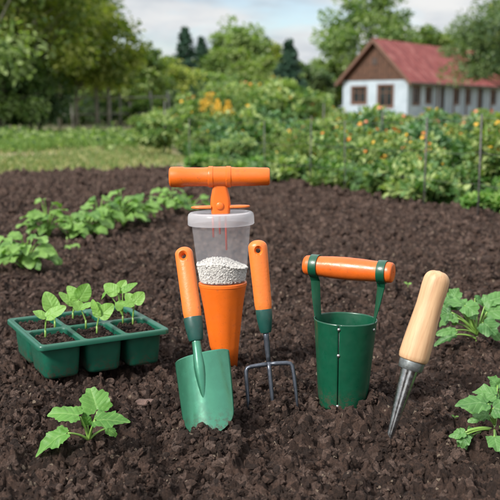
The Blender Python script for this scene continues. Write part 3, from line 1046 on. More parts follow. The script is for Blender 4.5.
def tine_path(sd_):
    P = [(0, 0, 44.0), (sd_ * 8, 0, 43.8), (sd_ * 18, 0, 43.2), (sd_ * 21.6, 0, 42.2), (sd_ * 23.2, -.001, 39.5), (sd_ * 23.7, -.003, 33), (sd_ * 24.0, -.005, 20), (sd_ * 24.2, -.006, 8), (sd_ * 24.3, -.006, -6)]
    return [(a * s, b, c * s) for a, b, c in P]
for sd_ in (-1, 1):
    mb = MB(); mb.tube(tine_path(sd_), [2.4 * s, 2.2 * s, 2.2 * s, 2.2 * s, 2.1 * s, 2.0 * s, 1.9 * s, 1.6 * s, .8 * s], 12); mb.build('tine', M['grey_steel'], fk)
mb = MB(); mb.tube([(0, 0, 46 * s), (0, -.002, 38 * s), (0, -.005, 20 * s), (0, -.006, 6 * s), (0, -.006, -8 * s)], [2.5 * s, 2.2 * s, 2.1 * s, 1.8 * s, .8 * s], 12); mb.build('tine', M['grey_steel'], fk)

# bulb planter ------------------------------------------------------------
B = ground(342.5, 402); T = aty(345.5, 318.5, B.y + .004)
mtx, L = axis_frame(B, T, Vector((0, -1, 0)))
bp = empty('bulb_planter', mat=mtx)
tag(bp, 'dark green metal bulb planter cup with riveted seam and orange bar handle', 'bulb planter')
px = B.y / FPX * 1.03
r0, r1 = 24.0 * px, 30.8 * px
hh = L
mb = MB()
SEG = 96
gap = math.radians(1.1); a0 = math.radians(-90 - 18)      # seam angle, front left
V = []; F = []
# outer shell rolled from one sheet, open at the seam, with small thickness
levels = [-.03, 0, .25, .5, .75, .93, .985, 1.0]
for lv in levels:
    r = r0 + (r1 - r0) * lv + (.0006 if lv > .97 else 0)
    for k in range(SEG + 1):
        a = a0 + gap + (2 * PI - 2 * gap) * k / SEG
        V.append((r * math.cos(a), r * math.sin(a), lv * hh))
for i in range(len(levels) - 1):
    for k in range(SEG):
        q = i * (SEG + 1) + k
        F.append((q, q + 1, q + SEG + 2, q + SEG + 1))
mb.add(V, F)
cup = mb.build('cup', M['planter'], bp, solid=.0017)
# backing strip inside the seam
mb = MB(); V = []; F = []
for lv in (-.02, .5, .995):
    r = r0 + (r1 - r0) * lv - .0022
    for k in range(7):
        a = a0 + math.radians(-10 + 20 * k / 6)
        V.append((r * math.cos(a), r * math.sin(a), lv * hh))
for i in range(2):
    for k in range(6):
        q = i * 7 + k; F.append((q, q + 1, q + 8, q + 7))
mb.add(V, F); mb.build('seam_strip', M['planter'], bp, solid=.0012)
def rivet(parent, ang, lv, dr=.0006, size=.0028):
    r = r0 + (r1 - r0) * lv + dr
    T_ = Matrix.Translation((r * math.cos(ang), r * math.sin(ang), lv * hh)) @ Matrix.Rotation(ang, 4, 'Z') @ Matrix.Rotation(PI / 2, 4, 'Y')
    m_ = MB(); m_.lathe([(size, 0), (size, .0006), (size * .85, .0015), (size * .5, .0022), (size * .05, .0025)], 20, T_)
    m_.build('rivet', M['rivet'], parent)
for lv in (.945, .64, .035): rivet(bp, a0, lv)
ry = math.radians(-26)       # handle axis: right end nearer the camera
ux = Vector((math.cos(ry), math.sin(ry), 0)); uy = Vector((-math.sin(ry), math.cos(ry), 0))
hz = hh + 50.5 * px
hr = 10.2 * px
for sd_, lx in ((-1, 34 * px), (1, 36.5 * px)):
    # flat strap: from inside the wall, up, round over the grip
    ang = ry if sd_ > 0 else ry + PI
    rad = Vector((math.cos(ang), math.sin(ang), 0))
    path = []
    inn = r1 - .0022
    path += [rad * (r0 + (r1 - r0) * .78 - .0022) + Vector((0, 0, hh * .78)), rad * inn + Vector((0, 0, hh * .99)), rad * (inn + (lx - inn) * .35 + .0015) + Vector((0, 0, hh + (hz - hh) * .35)), rad * (inn + (lx - inn) * .75 + .001) + Vector((0, 0, hh + (hz - hh) * .70))]
    mb = MB()
    V = []; F = []
    th_ = rad * .0010
    def ringv(c, hw, t): return [c - hw - t, c + hw - t, c + hw + t, c - hw + t]
    path.append(rad * lx + Vector((0, 0, hz - hr * .75)) - uy * hr * .55)
    for i, c in enumerate(path):
        # the strap lies flat on the wall below and twists to run round the grip above
        tw = (.15, .35, .75, 1.15, 1.5)[i] * (-sd_)
        wv = (uy * math.cos(tw) + ux * math.sin(tw)) * 4.6 * px
        V += ringv(c, wv, (ux * math.cos(tw) - uy * math.sin(tw)) * .0010)
    for i in range(len(V) // 4 - 1):
        for k in range(4):
            F.append((i * 4 + k, i * 4 + (k + 1) % 4, i * 4 + 4 + (k + 1) % 4, i * 4 + 4 + k))
    mb.add(V, F)
    # loop round the grip: band of width 9px along the axis
    V = []; F = []
    bw = 4.2 * px; n = 36
    for k in range(n):
        a = 2 * PI * k / n
        for r_, x_ in ((hr + .0004, -bw), (hr + .0022, -bw), (hr + .0022, bw), (hr + .0004, bw)):
            V.append(rad * lx + ux * x_ + (uy * math.cos(a) + Vector((0, 0, 1)) * math.sin(a)) * r_ + Vector((0, 0, hz)))
    for k in range(n):
        k2 = (k + 1) % n
        for e in range(4):
            F.append((k * 4 + e, k * 4 + (e + 1) % 4, k2 * 4 + (e + 1) % 4, k2 * 4 + e))
    mb.add(V, F)
    mb.build('strap', M['planter'], bp, bevel=.0004)
    rivet(bp, ang - (.10 if sd_ > 0 else -.10), .915)
mb = MB()
T_ = Matrix.Translation(Vector((0, 0, hz))) @ Matrix.Rotation(ry, 4, 'Z') @ Matrix.Rotation(PI / 2, 4, 'Y')
pr = []
for z, r in ((-45.6, 6.5), (-45.2, 8.4), (-43.8, 9.6), (-41, 10.1), (-30, 10.1), (-27, 10.2), (-16, 11.0), (0, 11.4), (16, 11.0), (29, 10.2), (33, 10.1), (42.5, 10.2), (45.4, 9.9), (46.6, 9.0), (47.0, 7.6), (47.0, 1.2), (46.0, 1.0), (44, .9)):
    pr.append((r * px, z * px))
mb.lathe(pr, 48, T_, close=True)
mb.build('grip', M['orange_wood'], bp, autos=60)

# wooden dibber ------------------------------------------------------------
B = ground(388.5, 441); T = aty(440, 269, B.y + .035)
mtx, L = axis_frame(B, T, Vector((0, -1, 0)))
s = L / math.hypot(51.5, 172)
db = empty('wooden_dibber', mat=mtx)
tag(db, 'dibber with pale wooden handle and pointed steel spike leaning in the soil', 'dibber')
mb = MB()
hp = [(13.4, 84.5), (14.6, 86), (15.2, 90), (15.0, 100), (14.3, 115), (13.4, 130), (12.8, 142), (12.9, 152), (13.2, 160), (13.0, 167)]
pr = [(r * s, z * s) for r, z in hp]
for k in range(1, 11):
    a = PI / 2 * k / 10
    pr.append(((3.5 + 9.4 * math.cos(a)) * s if k < 10 else 3.0 * s, (167 + 10 * math.sin(a)) * s))
pr.append((.3 * s, 177.6 * s))
mb.lathe(pr, 48); mb.build('handle', M['wood'], db, autos=70)
mb = MB(); mb.lathe([(8.5 * s, 75 * s), (11.6 * s, 75.2 * s), (12.2 * s, 76.0 * s), (12.5 * s, 79 * s), (12.9 * s, 84 * s), (12.6 * s, 85.2 * s), (11 * s, 85.3 * s)], 40)
mb.build('ferrule', M['ferrule'], db, autos=40)
# rolled steel spike with a lengthwise groove
V = []; F = []
seg = 40
lv = [(75, 8.6), (70, 8.2), (55, 7.2), (40, 6.1), (25, 4.9), (12, 3.9), (4, 3.1), (-3, 2.2), (-9, .6)]
for z, r in lv:
    for k in range(seg):
        a = 2 * PI * k / seg
        g_ = 1 - .22 * math.exp(-(((a - math.radians(250)) / .13) ** 2)) * (1 if z > 10 else 0)
        V.append((r * s * math.cos(a) * g_, r * s * math.sin(a) * g_, z * s))
for i in range(len(lv) - 1):
    for k in range(seg):
        k2 = (k + 1) % seg
        F.append((i * seg + k, i * seg + k2, (i + 1) * seg + k2, (i + 1) * seg + k))
mb = MB(); mb.add(V, F); mb.build('spike', M['steel'], db)

# fertiliser spreader ---------------------------------------------------------
B = ground(225, 366); T = aty(219.5, 166, B.y + .012)
mtx, L = axis_frame(B, T, Vector((0, -1, 0)))
s = L / 200.0
fs = empty('fertilizer_spreader', mat=mtx)
tag(fs, 'orange hand fertilizer spreader with T handle, clear cup and long cone', 'spreader')
mb = MB()
# cone with an oblique cut mouth
SEG = 64; V = []; F = []
zc = [84.5, 83.5, 80, 60, 40, 22]
rc = [23.2, 23.4, 22.6, 19.6, 17.0, 14.6]
for z, r in zip(zc, rc):
    for k in range(SEG):
        a = 2 * PI * k / SEG
        fl = 1 - .035 * max(0, math.cos(6 * a)) * (1 if z < 70 else 0)
        V.append((r * s * math.cos(a) * fl, r * s * math.sin(a) * fl, z * s))
for k in range(SEG):
    a = 2 * PI * k / SEG
    r = 11.6
    V.append((r * s * math.cos(a) + .5 * s, r * s * math.sin(a), (6 - 6 * math.cos(a)) * s))
for i in range(len(zc)):
    for k in range(SEG):
        k2 = (k + 1) % SEG
        F.append((i * SEG + k, i * SEG + k2, (i + 1) * SEG + k2, (i + 1) * SEG + k))
mb.add(V, F); mb.build('cone', M['orange'], fs, solid=.0016, autos=50)
mb = MB(); mb.lathe([(23.4 * s, 82 * s), (23.9 * s, 82.4 * s), (23.9 * s, 85 * s), (23.3 * s, 85.6 * s), (20 * s, 85.6 * s)], 64, close=False)
mb.build('cone_collar', M['orange'], fs, autos=40)
# cup
mb = MB(); mb.lathe([(5 * s, 86.2 * s), (22.3 * s, 86.2 * s), (22.9 * s, 87.2 * s), (25.5 * s, 110 * s), (28.2 * s, 137 * s), (28.9 * s, 145 * s)], 64, close=False)
mb.build('cup', M['cup'], fs, autos=50)
mb = MB(); mb.lathe([(29.2 * s, 143.2 * s), (32.0 * s, 143.0 * s), (32.6 * s, 143.8 * s), (32.4 * s, 151 * s), (31.8 * s, 153.6 * s), (30.2 * s, 155 * s), (28.0 * s, 155.2 * s), (27.2 * s, 153.6 * s), (8 * s, 153.8 * s), (4 * s, 153.8 * s)], 64, close=False)
mb.build('lid', M['lid'], fs, autos=40)
for x_, z0_, z1_ in ((-8, 130, 152), (-1.5, 133, 152), (4.5, 117, 152)):
    mb = MB(); mb.lathe([(1.0 * s, z0_ * s), (1.0 * s, z1_ * s)], 10, Matrix.Translation((x_ * s, 3 * s, 0))); mb.build('rod', M['red'], fs)
# neck bracket
mb = MB(); V = []; F = []
prof = [(8.8, 152), (9.4, 157), (9.8, 163), (9.4, 169), (7.9, 176), (6.8, 182), (6.4, 188)]
loops = []
for w_, z in prof:
    loops.append([(a, b, z * s) for a, b in rrect(w_ * 2 * s, 10.5 * s, 3.6 * s, 5)])
loft(mb, loops, cap_end=True); mb.add(loops[0], [tuple(range(len(loops[0]) - 1, -1, -1))])
mb.build('neck', M['orange'], fs, autos=60)
mb = MB(); mb.lathe([(3.9 * s, 0), (3.9 * s, 1.0 * s), (3.3 * s, 1.6 * s), (.3 * s, 1.9 * s)], 28, Matrix.Translation((-.5 * s, -5.0 * s, 161.5 * s)) @ Matrix.Rotation(PI / 2, 4, 'X'))
mb.build('boss', M['orange'], fs, autos=50)
for sd_ in (-1, 1):
    mb = MB(); V = []
    lo = []
    for (x_, w2, t2) in ((9, 6.2, 1.4), (18, 6.0, 1.3), (24, 5.0, 1.2), (27.4, 3.2, 1.0), (28.8, .8, .6)):
        lo.append([(sd_ * x_ * s, a, 160.2 * s + b) for a, b in rrect(w2 * 2 * s, t2 * 2 * s, min(w2, t2) * .95 * s, 4)])
    loft(mb, lo, cap_end=True); mb.add(lo[0], [tuple(range(len(lo[0])))])
    mb.build('finger_wing', M['orange_pale'], fs, autos=60)
mb = MB()
pr = []
for z, r in ((-49.2, 6.8), (-48.8, 8.6), (-47.6, 9.7), (-44, 10.0), (-36, 10.0), (-34, 9.3), (-16, 9.1), (-11.2, 9.5), (-10.8, 10.2), (-10, 10.4), (-6.6, 10.4), (-6.2, 9.9), (6.2, 9.9), (6.6, 10.4), (10, 10.4), (10.8, 10.2), (11.2, 9.5), (16, 9.1), (34, 9.1), (38, 8.8), (46.5, 8.7), (48.2, 8.0), (48.8, 6.5)):
    pr.append((r * s, z * s))
mb.lathe(pr, 44, Matrix.Translation((0, 0, 189.5 * s)) @ Matrix.Rotation(math.radians(1), 4, 'Y') @ Matrix.Rotation(PI / 2, 4, 'Y'))
mb.build('grip', M['orange'], fs, autos=35)
# granules
rg = np.random.default_rng(5); n = 5200
a = rg.uniform(0, 2 * PI, n)
zt = rg.uniform(0, 1, n)
zz_ = (87.4 + 19.5 * zt) 
rm = 22.4 + (25.4 - 22.4) * zt
surf = rg.random(n) < .72
rr_ = np.where(surf, rm - .9, rm * np.sqrt(rg.random(n)) * .97)
x = rr_ * np.cos(a); y = rr_ * np.sin(a)
topz = 104 + 2.5 * np.cos(x / 9 + .5) + 1.2 * vnoise(x * .2, y * .2, 9) - .06 * x
zz_ = np.where(surf, np.minimum(zz_, topz), topz - rg.random(n) * 2)
sz = rg.uniform(.6, 1.5, n)
P = np.einsum('nij,nkj->nki', rand_rot(n, rg), np.stack(clod_variants(IV2, 8, .12))[rg.integers(0, 8, n)]) * sz[:, None, None] * s
P += (np.stack([x, y, zz_], 1) * s)[:, None, :]
FF = (IF2[None] + (np.arange(n) * len(IV2))[:, None, None]).reshape(-1, 3)
go = link('fertilizer_granules', mesh_np('fertilizer_granules', P.reshape(-1, 3), FF, smooth=False), M['granule'])
go.matrix_world = mtx
tag(go, 'white granules filling the lower third of the clear spreader cup', 'granules', kind='stuff')

# ------------------------------------------------------------------ background foliage helpers
LQ = np.array([(0, 0, 0), (.35, .30, .05), (.75, .22, .02), (1.0, 0, -.10), (.75, -.22, .02), (.35, -.30, .05)])


def leaf_cloud(P, Nrm, size, rng, hang=.3):
    """P (n,3) joint positions, Nrm (n,3) rough outward directions -> hexagonal leaves; returns V, F, rnd"""
    n = len(P)
    d = Nrm + rng.normal(size=(n, 3)) * .7; d[:, 2] -= hang
    d /= np.linalg.norm(d, axis=1)[:, None]
    up = np.array([0, 0, 1.0]) + rng.normal(size=(n, 3)) * .55 + Nrm * .5
    z = up - d * (up * d).sum(1)[:, None]; z /= np.linalg.norm(z, axis=1)[:, None]
    y = np.cross(z, d)
    sz = size * rng.uniform(.6, 1.25, n)
    Q = (LQ[None, :, 0:1] * d[:, None] + LQ[None, :, 1:2] * y[:, None] + LQ[None, :, 2:3] * z[:, None]) * sz[:, None, None] + P[:, None]
    F = np.arange(n * 6).reshape(n, 6)
    rnd = np.repeat(rng.random(n), 6)
    return Q.reshape(-1, 3), F, rnd


def clumped(n, nclump, rad, centre, rng, shell=.55, clump_r=.22, top_bias=0):
    """points in clumps spread through an ellipsoid"""
    d = rng.normal(size=(nclump, 3)); d /= np.linalg.norm(d, axis=1)[:, None]
    rr = (shell + (1 - shell) * rng.random(nclump)) * rng.uniform(.82, 1.12, nclump)
    d[:, 2] = np.where(d[:, 2] < -.55, -.55, d[:, 2])
    c = d * rr[:, None]
    w = rng.uniform(.4, 1.6, nclump); w /= w.sum()
    which = rng.choice(nclump, n, p=w)
    cr = clump_r * rng.uniform(.6, 1.4, nclump)
    o = rng.normal(size=(n, 3)); o /= np.maximum(np.linalg.norm(o, axis=1)[:, None], 1e-6)
    o *= (rng.random(n) ** .45)[:, None] * cr[which][:, None]
    o[:, 2] *= .7
    P = (c[which] + o) * np.array(rad) + np.array(centre)
    Nr = o / np.maximum(np.linalg.norm(o, axis=1)[:, None], 1e-6) * .8 + c[which] * .4
    tone = rng.random(nclump)[which]
    return P, Nr, c * np.array(rad) + np.array(centre), tone


def make_tree(name, base, height, rad, nleaf, lsize, mat, label, seed, trunk_r=.12, crown_base=.25, group=None, nclump=70, multi=1, clump_r=.22, cat='tree', crown_off=(0, 0)):
    rng = np.random.default_rng(seed)
    root = empty(name, base); tag(root, label, cat, group)
    ch = height * (1 - crown_base)
    c = (crown_off[0], crown_off[1], height * crown_base + ch / 2)
    P, Nr, cc, tone = clumped(nleaf, nclump, (rad, rad, ch / 2), c, rng, clump_r=clump_r)
    V, F, rnd = leaf_cloud(P, Nr, lsize, rng)
    rnd = rnd * .5 + np.repeat(tone, 6) * .5
    link('crown', mesh_np('crown', V, F, {'rnd': ('POINT', rnd)}, smooth=False), mat, root)
    mb = MB()
    for m_ in range(multi):
        ox = rng.uniform(-.5, .5) * (multi > 1) * rad * .8
        top = Vector((c[0] + ox * .6, c[1], height * .8))
        mb.tube([Vector((ox, 0, -.1)), Vector((ox * 1.05 + .05 * height * rng.uniform(-1, 1) * .3, 0, height * .3)), Vector((ox * .8, 0, height * .55)), top], [trunk_r, trunk_r * .8, trunk_r * .55, trunk_r * .15], 10)
        for i in rng.choice(len(cc), min(len(cc), 14 // multi + 3), replace=False):
            e = Vector(cc[i]); z0 = min(max(height * .22, e.z * .55), height * .6)
            st = Vector((ox, 0, z0))
            mb.tube(bezier(st, (st + e) / 2 + Vector((0, 0, .08 * height)), e, 5), [trunk_r * .42 * (1 - .75 * k / 5) for k in range(6)], 6)
    mb.build('trunk', M['bark'] if base.y < 30 else M['bark_dark'], root)
    return root


def make_fir(base, height, rad, mat, label, seed, group=None):
    rng = np.random.default_rng(seed)
    root = empty('fir_tree', base); tag(root, label, 'tree', group)
    Ps = []; Ns = []
    tiers = int(height * 5.5)
    for t in range(tiers):
        f = t / tiers; z = height * (.1 + .9 * f); r = rad * 1.25 * (1 - f) ** .8 + .08
        for b in range(int(9 + 8 * (1 - f))):
            az = rng.uniform(0, 2 * PI); rr = r * rng.uniform(.7, 1.1); n = int(40 * (1 - f) + 14)
            u = rng.random(n) ** .7
            sp = rng.normal(size=n) * .12 * rr * (1 - u * .5)
            x = np.cos(az) * u * rr - np.sin(az) * sp; y = np.sin(az) * u * rr + np.cos(az) * sp
            zz2 = z - .28 * rr * u + .10 * rr * u ** 3 + rng.normal(size=n) * .05
            Ps.append(np.stack([x, y, zz2], 1)); Ns.append(np.tile([np.cos(az), np.sin(az), -.3], (n, 1)))
    P = np.concatenate(Ps); Nr = np.concatenate(Ns)
    V, F, rnd = leaf_cloud(P, Nr, .20, rng, .2)
    link('crown', mesh_np('crown', V, F, {'rnd': ('POINT', rnd)}, smooth=False), mat, root)
    mb = MB(); mb.tube([(0, 0, -.1), (0, 0, height * .5), (0, 0, height * .98)], [.22, .13, .02], 8); mb.build('trunk', M['bark'], root)


def gp(px, d):      # ground point in picture column px at distance d
    return Vector(((px - 250) / FPX * d, d, -.055))


# left orchard row
TREES = [
    # px, depth, height, radius, leaves, leafsize, mat, crown_base, label
    (-40, 15.5, 5.0, 2.2, 13000, .12, 'leaf_mid', .04, 'large bushy tree at the edge with branches almost down to the grass'),
    (30, 17.0, 5.2, 1.75, 14000, .12, 'leaf_olive', .10, 'tall olive green tree with pale trunks above the lush grass'),
    (92, 19.0, 2.75, 1.25, 8500, .11, 'leaf_olive', .22, 'yellowish green tree just inside the orchard corner'),
    (62, 24.0, 5.6, 2.0, 10000, .14, 'leaf_mid', .15, 'tall darker tree rising behind the orchard corner'),
    (10, 24.0, 7.0, 2.8, 11000, .14, 'leaf_dark', .1, 'tall dark tree filling the space behind the left orchard trees'),
    (132, 24.0, 2.1, 1.2, 6500, .12, 'leaf_light', .25, 'low light green tree in the middle of the orchard row'),
    (165, 32.0, 2.2, 1.6, 7000, .15, 'leaf_olive', .2, 'rounded green tree farther along the orchard row'),
    (118, 36.0, 2.9, 1.8, 8000, .18, 'leaf_light', .15, 'broad tree behind the gap in the orchard'),
]
# shrubs and far trees in the middle
TREES += [
    (4, 16.2, 1.9, 1.1, 6000, .10, 'leaf_mid', .0, 'dense bush growing to the ground beneath the tree at the edge'),
    (34, 16.9, 1.5, .8, 4200, .10, 'leaf_dark', .0, 'dark bush beside the pale trunks of the tall olive green tree'),
]
for i, (px_, d, hgt, rd, nl, ls, mt, cb_, lab) in enumerate(TREES):
    make_tree('orchard_tree', gp(px_, d), hgt, rd, nl, ls, M[mt], lab, 200 + i, .045, cb_, 'trees of the orchard behind the grass strip', 80, 3 if i < 3 else 1, .26)
# shrubs and far trees in the middle
FAR = [
    ('tree', 205, 52, 2.7, 2.4, 7000, .24, 'leaf_mid', 'rounded green tree above the yellow flowers, left of the orange grip top'),
    ('tree', 240, 78, 8.2, 3.1, 8000, .36, 'leaf_mid', 'broad light crowned tree on the skyline beside the fir'),
    ('tree', 226, 66, 5.2, 2.4, 6000, .30, 'leaf_light', 'light green tree below and before the broad skyline tree'),
    ('tree', 262, 62, 3.9, 2.4, 7000, .28, 'leaf_light', 'pale green tree in the middle distance behind the garden bed'),
    ('tree', 266, 90, 7.0, 2.6, 6000, .40, 'leaf_olive', 'tree on the skyline between the two firs'),
    ('tree', 304, 70, 3.9, 2.4, 7000, .32, 'leaf_dark', 'low dark tree left of the white cottage'),
    ('tree', 322, 84, 5.2, 2.4, 6500, .38, 'leaf_mid', 'slim crowned tree between the fir and the great tree'),
    ('tree', 368, 84, 11.8, 5.4, 11500, .42, 'leaf_mid', 'great spreading tree rising above the red cottage roof'),
    ('tree', 428, 92, 8.8, 4.0, 9000, .44, 'leaf_light', 'light green tree top seen just over the roof ridge'),
    ('tree', 470, 96, 9.4, 4.4, 9000, .46, 'leaf_mid', 'tall tree behind the far end of the cottage roof'),
    ('tree', 540, 80, 12.5, 5.0, 11000, .44, 'leaf_olive', 'tall tree beyond the far end of the cottage'),
    ('tree', 184, 58, 3.1, 2.4, 7000, .27, 'leaf_olive', 'olive tree closing the orchard row at its far end'),
    ('tree', 150, 80, 5.2, 3.4, 7000, .36, 'leaf_mid', 'distant tree peeping over the orchard row'),
]
for i, (k_, px_, d, hgt, rd, nl, ls, mt, lab) in enumerate(FAR):
    make_tree('broadleaf_tree', gp(px_, d), hgt, rd, nl, ls, M[mt], lab, 300 + i, .22, .16, 'trees in the distance behind the garden', 75, 1, .24)
make_fir(gp(187, 60), 6.1, 1.25, M['leaf_fir'], 'narrow dark fir on the skyline above the orchard', 401)
make_fir(gp(288, 58), 5.1, 1.35, M['leaf_fir'], 'dark broad fir left of the great tree and cottage', 402)
make_fir(gp(203, 66), 5.9, 1.0, M['leaf_fir'], 'small dark fir close beside the taller skyline fir', 403)
make_tree('overhanging_tree', gp(508, 34), 5.0, 2.7, 11000, .16, M['leaf_dark'], 'olive green tree whose branches hang in front of the red roof', 333, .12, .20, None, 75, 1, .26)

# far woodland mass
rng = np.random.default_rng(44)
n = 26000
x = rng.uniform(-75, 85, n); y = 112 + rng.normal(size=n) * 3
topv = 5.4 + 2.6 * vnoise(x * .10, x * 0, 5) + 2.5 * vnoise(x * .33, x * 0, 6)
z = topv * rng.random(n) ** .8
V, F, rnd = leaf_cloud(np.stack([x, y, z], 1), np.tile([0, -.6, .5], (n, 1)), 1.0, rng)
tag(link('woodland', mesh_np('woodland', V, F, {'rnd': ('POINT', rnd)}, smooth=False), M['leaf_dark']), 'far off band of woodland behind all the single trees', 'woodland', kind='stuff')
# undergrowth below the orchard and behind the garden
def mass(name, n, xf, yf, zf, size, mat, label, seed, cat):
    rng = np.random.default_rng(seed)
    x, y = xf(rng, n), None
    y = yf(rng, x); z = zf(rng, x, y) - .05
    V, F, rnd = leaf_cloud(np.stack([x, y, z], 1), np.tile([0, -.3, .6], (len(x), 1)), size, rng)
    tag(link(name, mesh_np(name, V, F, {'rnd': ('POINT', rnd)}, smooth=False), M[mat]), label, cat, kind='stuff')
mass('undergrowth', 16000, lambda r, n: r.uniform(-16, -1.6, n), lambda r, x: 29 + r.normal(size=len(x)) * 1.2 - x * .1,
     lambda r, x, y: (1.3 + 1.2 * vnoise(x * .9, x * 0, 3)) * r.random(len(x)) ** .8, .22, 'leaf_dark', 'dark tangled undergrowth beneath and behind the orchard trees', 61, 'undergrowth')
mass('weeds', 9000, lambda r, n: r.uniform(-8.5, -1.6, n), lambda r, x: 13.8 + r.normal(size=len(x)) * 1.1,
     lambda r, x, y: (.15 + .26 * vnoise(x * 2.3, y * 1.3, 3)) * r.random(len(x)), .075, 'leaf_mid', 'lush green weeds along the foot of the orchard', 62, 'weeds')
mass('hedgerow', 14000, lambda r, n: r.uniform(-9, 3.6, n), lambda r, x: 40 + r.normal(size=len(x)) * 1.2,
     lambda r, x, y: (1.05 + .6 * vnoise(x * .5, x * 0, 3)) * r.random(len(x)) ** .8 * np.clip(1.4 - np.abs(x - 1) * .055, .35, 1.4), .24, 'leaf_mid', 'rough hedgerow growth closing the garden in front of the cottage', 63, 'hedgerow')

# ------------------------------------------------------------------ grass strip
def blades(n, xr, yr, hgt, seed, mat, name, label, patch=None):
    rng = np.random.default_rng(seed)
    x = rng.uniform(*xr, n); y = rng.uniform(*yr, n)
    keep = (y > edge_y(x) - .05) & (x < -.117 * y + .25 + .3 * vnoise(y * 2, y * 0, 3))
    if patch: keep &= patch(x, y, rng)
    x, y = x[keep], y[keep]; n = len(x)
    a = rng.uniform(0, 2 * PI, n); hh_ = hgt * rng.uniform(.4, 1.3, n) * (1 + .6 * vnoise(x * 2, y * 2, 7)); w_ = .004 + .0006 * y / 2
    ln = rng.uniform(.1, .8, n) * hh_; la = rng.uniform(0, 2 * PI, n)
    c = np.stack([x, y, np.full(n, -.058)], 1); dx = np.stack([np.cos(a), np.sin(a), a * 0], 1) * (w_ * 1.0)[:, None]
    mid = c + np.stack([np.cos(la) * ln * .3, np.sin(la) * ln * .3, hh_ * .6], 1); tip = c + np.stack([np.cos(la) * ln, np.sin(la) * ln, hh_], 1)
    V = np.stack([c - dx, c + dx, mid + dx * .8, tip, mid - dx * .8], 1).reshape(-1, 3)
    tag(link(name, mesh_np(name, V, np.arange(n * 5).reshape(n, 5), {'rnd': ('POINT', np.repeat(rng.random(n) * .7 + .3 * (vnoise(x * 1.2, y * 1.2, 8) + .5), 5))}, smooth=False), M[mat]), label, 'grass', kind='stuff')


blades(90000, (-7, 0), (6.2, 13), .055, 71, 'grassblade', 'short_grass', 'short patchy grass between the soil bed and the orchard', lambda x, y, r: r.random(len(x)) < .12 + 1.0 * (vnoise(x * 1.1, y * 1.1, 12) + .45))
blades(70000, (-9, 0), (10.2, 17.5), .11, 72, 'grasslush', 'lush_grass', 'lush bright green grass in front of the orchard trees', lambda x, y, r: (y > 10.9 + 1.6 * vnoise(x, y, 5)))

# ------------------------------------------------------------------ garden bed plants
def in_garden(x, y):
    left = -.117 * y + .35
    return (y > edge_y(x) + .08) & (x > left)


# ground cover
rng = np.random.default_rng(81)
n = 150000
y = np.sqrt(rng.uniform(3.6 ** 2, 20 ** 2, n)); x = rng.uniform(-.22, .42, n) * y
k = in_garden(x, y); x, y = x[k], y[k]
hgt = .08 + .07 * (vnoise(x * 2.5, y * 2.5, 4) + .5) * 2
z = -.05 + hgt * rng.random(len(x))
V, F, rnd = leaf_cloud(np.stack([x, y, z], 1), np.tile([0, 0, .4], (len(x), 1)), .05, rng, .1)
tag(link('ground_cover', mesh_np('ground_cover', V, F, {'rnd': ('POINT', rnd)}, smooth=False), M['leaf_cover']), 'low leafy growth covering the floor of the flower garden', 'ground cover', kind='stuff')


def bush_mesh(h_, r_, n, ls, seed, upright=.5):
    rng = np.random.default_rng(seed)
    P, Nr, cc, tone = clumped(n, 30, (r_, r_, h_ * .46), (0, 0, h_ * .53), rng, shell=.30, clump_r=.26)
    P[:, 2] = np.maximum(P[:, 2], .01)
    Nr[:, 2] += upright
    V, F, rnd = leaf_cloud(P, Nr, ls, rng, .1)
    mb = MB()
    for i in range(9):
        e = Vector(cc[rng.integers(0, len(cc))])
        mb.tube([(e.x * .15, e.y * .15, 0), (e.x * .5, e.y * .5, e.z * .6), e], [.006, .005, .003], 5)
    return mesh_np('foliage', V, F, {'rnd': ('POINT', rnd * .6 + np.repeat(tone, 6) * .4)}, smooth=False), mesh_np('stem', mb.v, mb.f), cc


def flower_mesh(seed, petals=9, r=.022):
    rng = np.random.default_rng(seed)
    V = []; F = []
    for ring, (rr, zz, cnt) in enumerate(((1.0, 0, petals), (.68, .25, petals - 1), (.38, .42, 6))):
        for k in range(cnt):
            a = 2 * PI * (k + .5 * ring) / cnt + rng.uniform(-.1, .1); wd = 3.4 / cnt
            b = len(V)
            for (q, t, zq) in ((.08, 0, 0), (.6, -wd * .8, .12), (1, -wd * .6, .02), (1.08, 0, .0), (1, wd * .6, .02), (.6, wd * .8, .12)):
                x_ = rr * q; y_ = rr * t * .5
                V.append(((x_ * math.cos(a) - y_ * math.sin(a)) * r, (x_ * math.sin(a) + y_ * math.cos(a)) * r, (zz + zq) * r))
            F.append(tuple(range(b, b + 6)))
    return mesh_np('flower', V, F, smooth=False)


FL = {k: flower_mesh(i, r=.024) for i, k in enumerate(('orange', 'yellow', 'pink'))}
for k, me in FL.items(): me.materials.append(M['petal_' + k])


def bush_kind(mats, h_, r_, n, ls, seed0, nvar=4, up=.5):
    out = []
    for i in range(nvar):
        f, s_, cc = bush_mesh(h_, r_, n, ls, seed0 + i, up)
        f.materials.append(M[mats[i % len(mats)]]); s_.materials.append(M['stem'])
        out.append((f, s_, cc, h_, r_))
    return out


K_MARI = bush_kind(['leaf_bush', 'leaf_bright', 'leaf_bush', 'leaf_light'], .40, .24, 2600, .036, 500)
K_BROAD = bush_kind(['leaf_blue', 'leaf_cover', 'leaf_bush', 'leaf_blue'], .43, .27, 1100, .080, 520, 4, .3)
K_LOW = bush_kind(['leaf_bright', 'leaf_light', 'leaf_bush'], .15, .19, 650, .05, 540, 3)
K_STALK = bush_kind(['leaf_bush', 'leaf_blue', 'leaf_light'], .50, .13, 620, .050, 580, 3, .2)
K_TALL = bush_kind(['leaf_bush', 'leaf_light', 'leaf_mid'], .85, .55, 3200, .085, 560, 3)


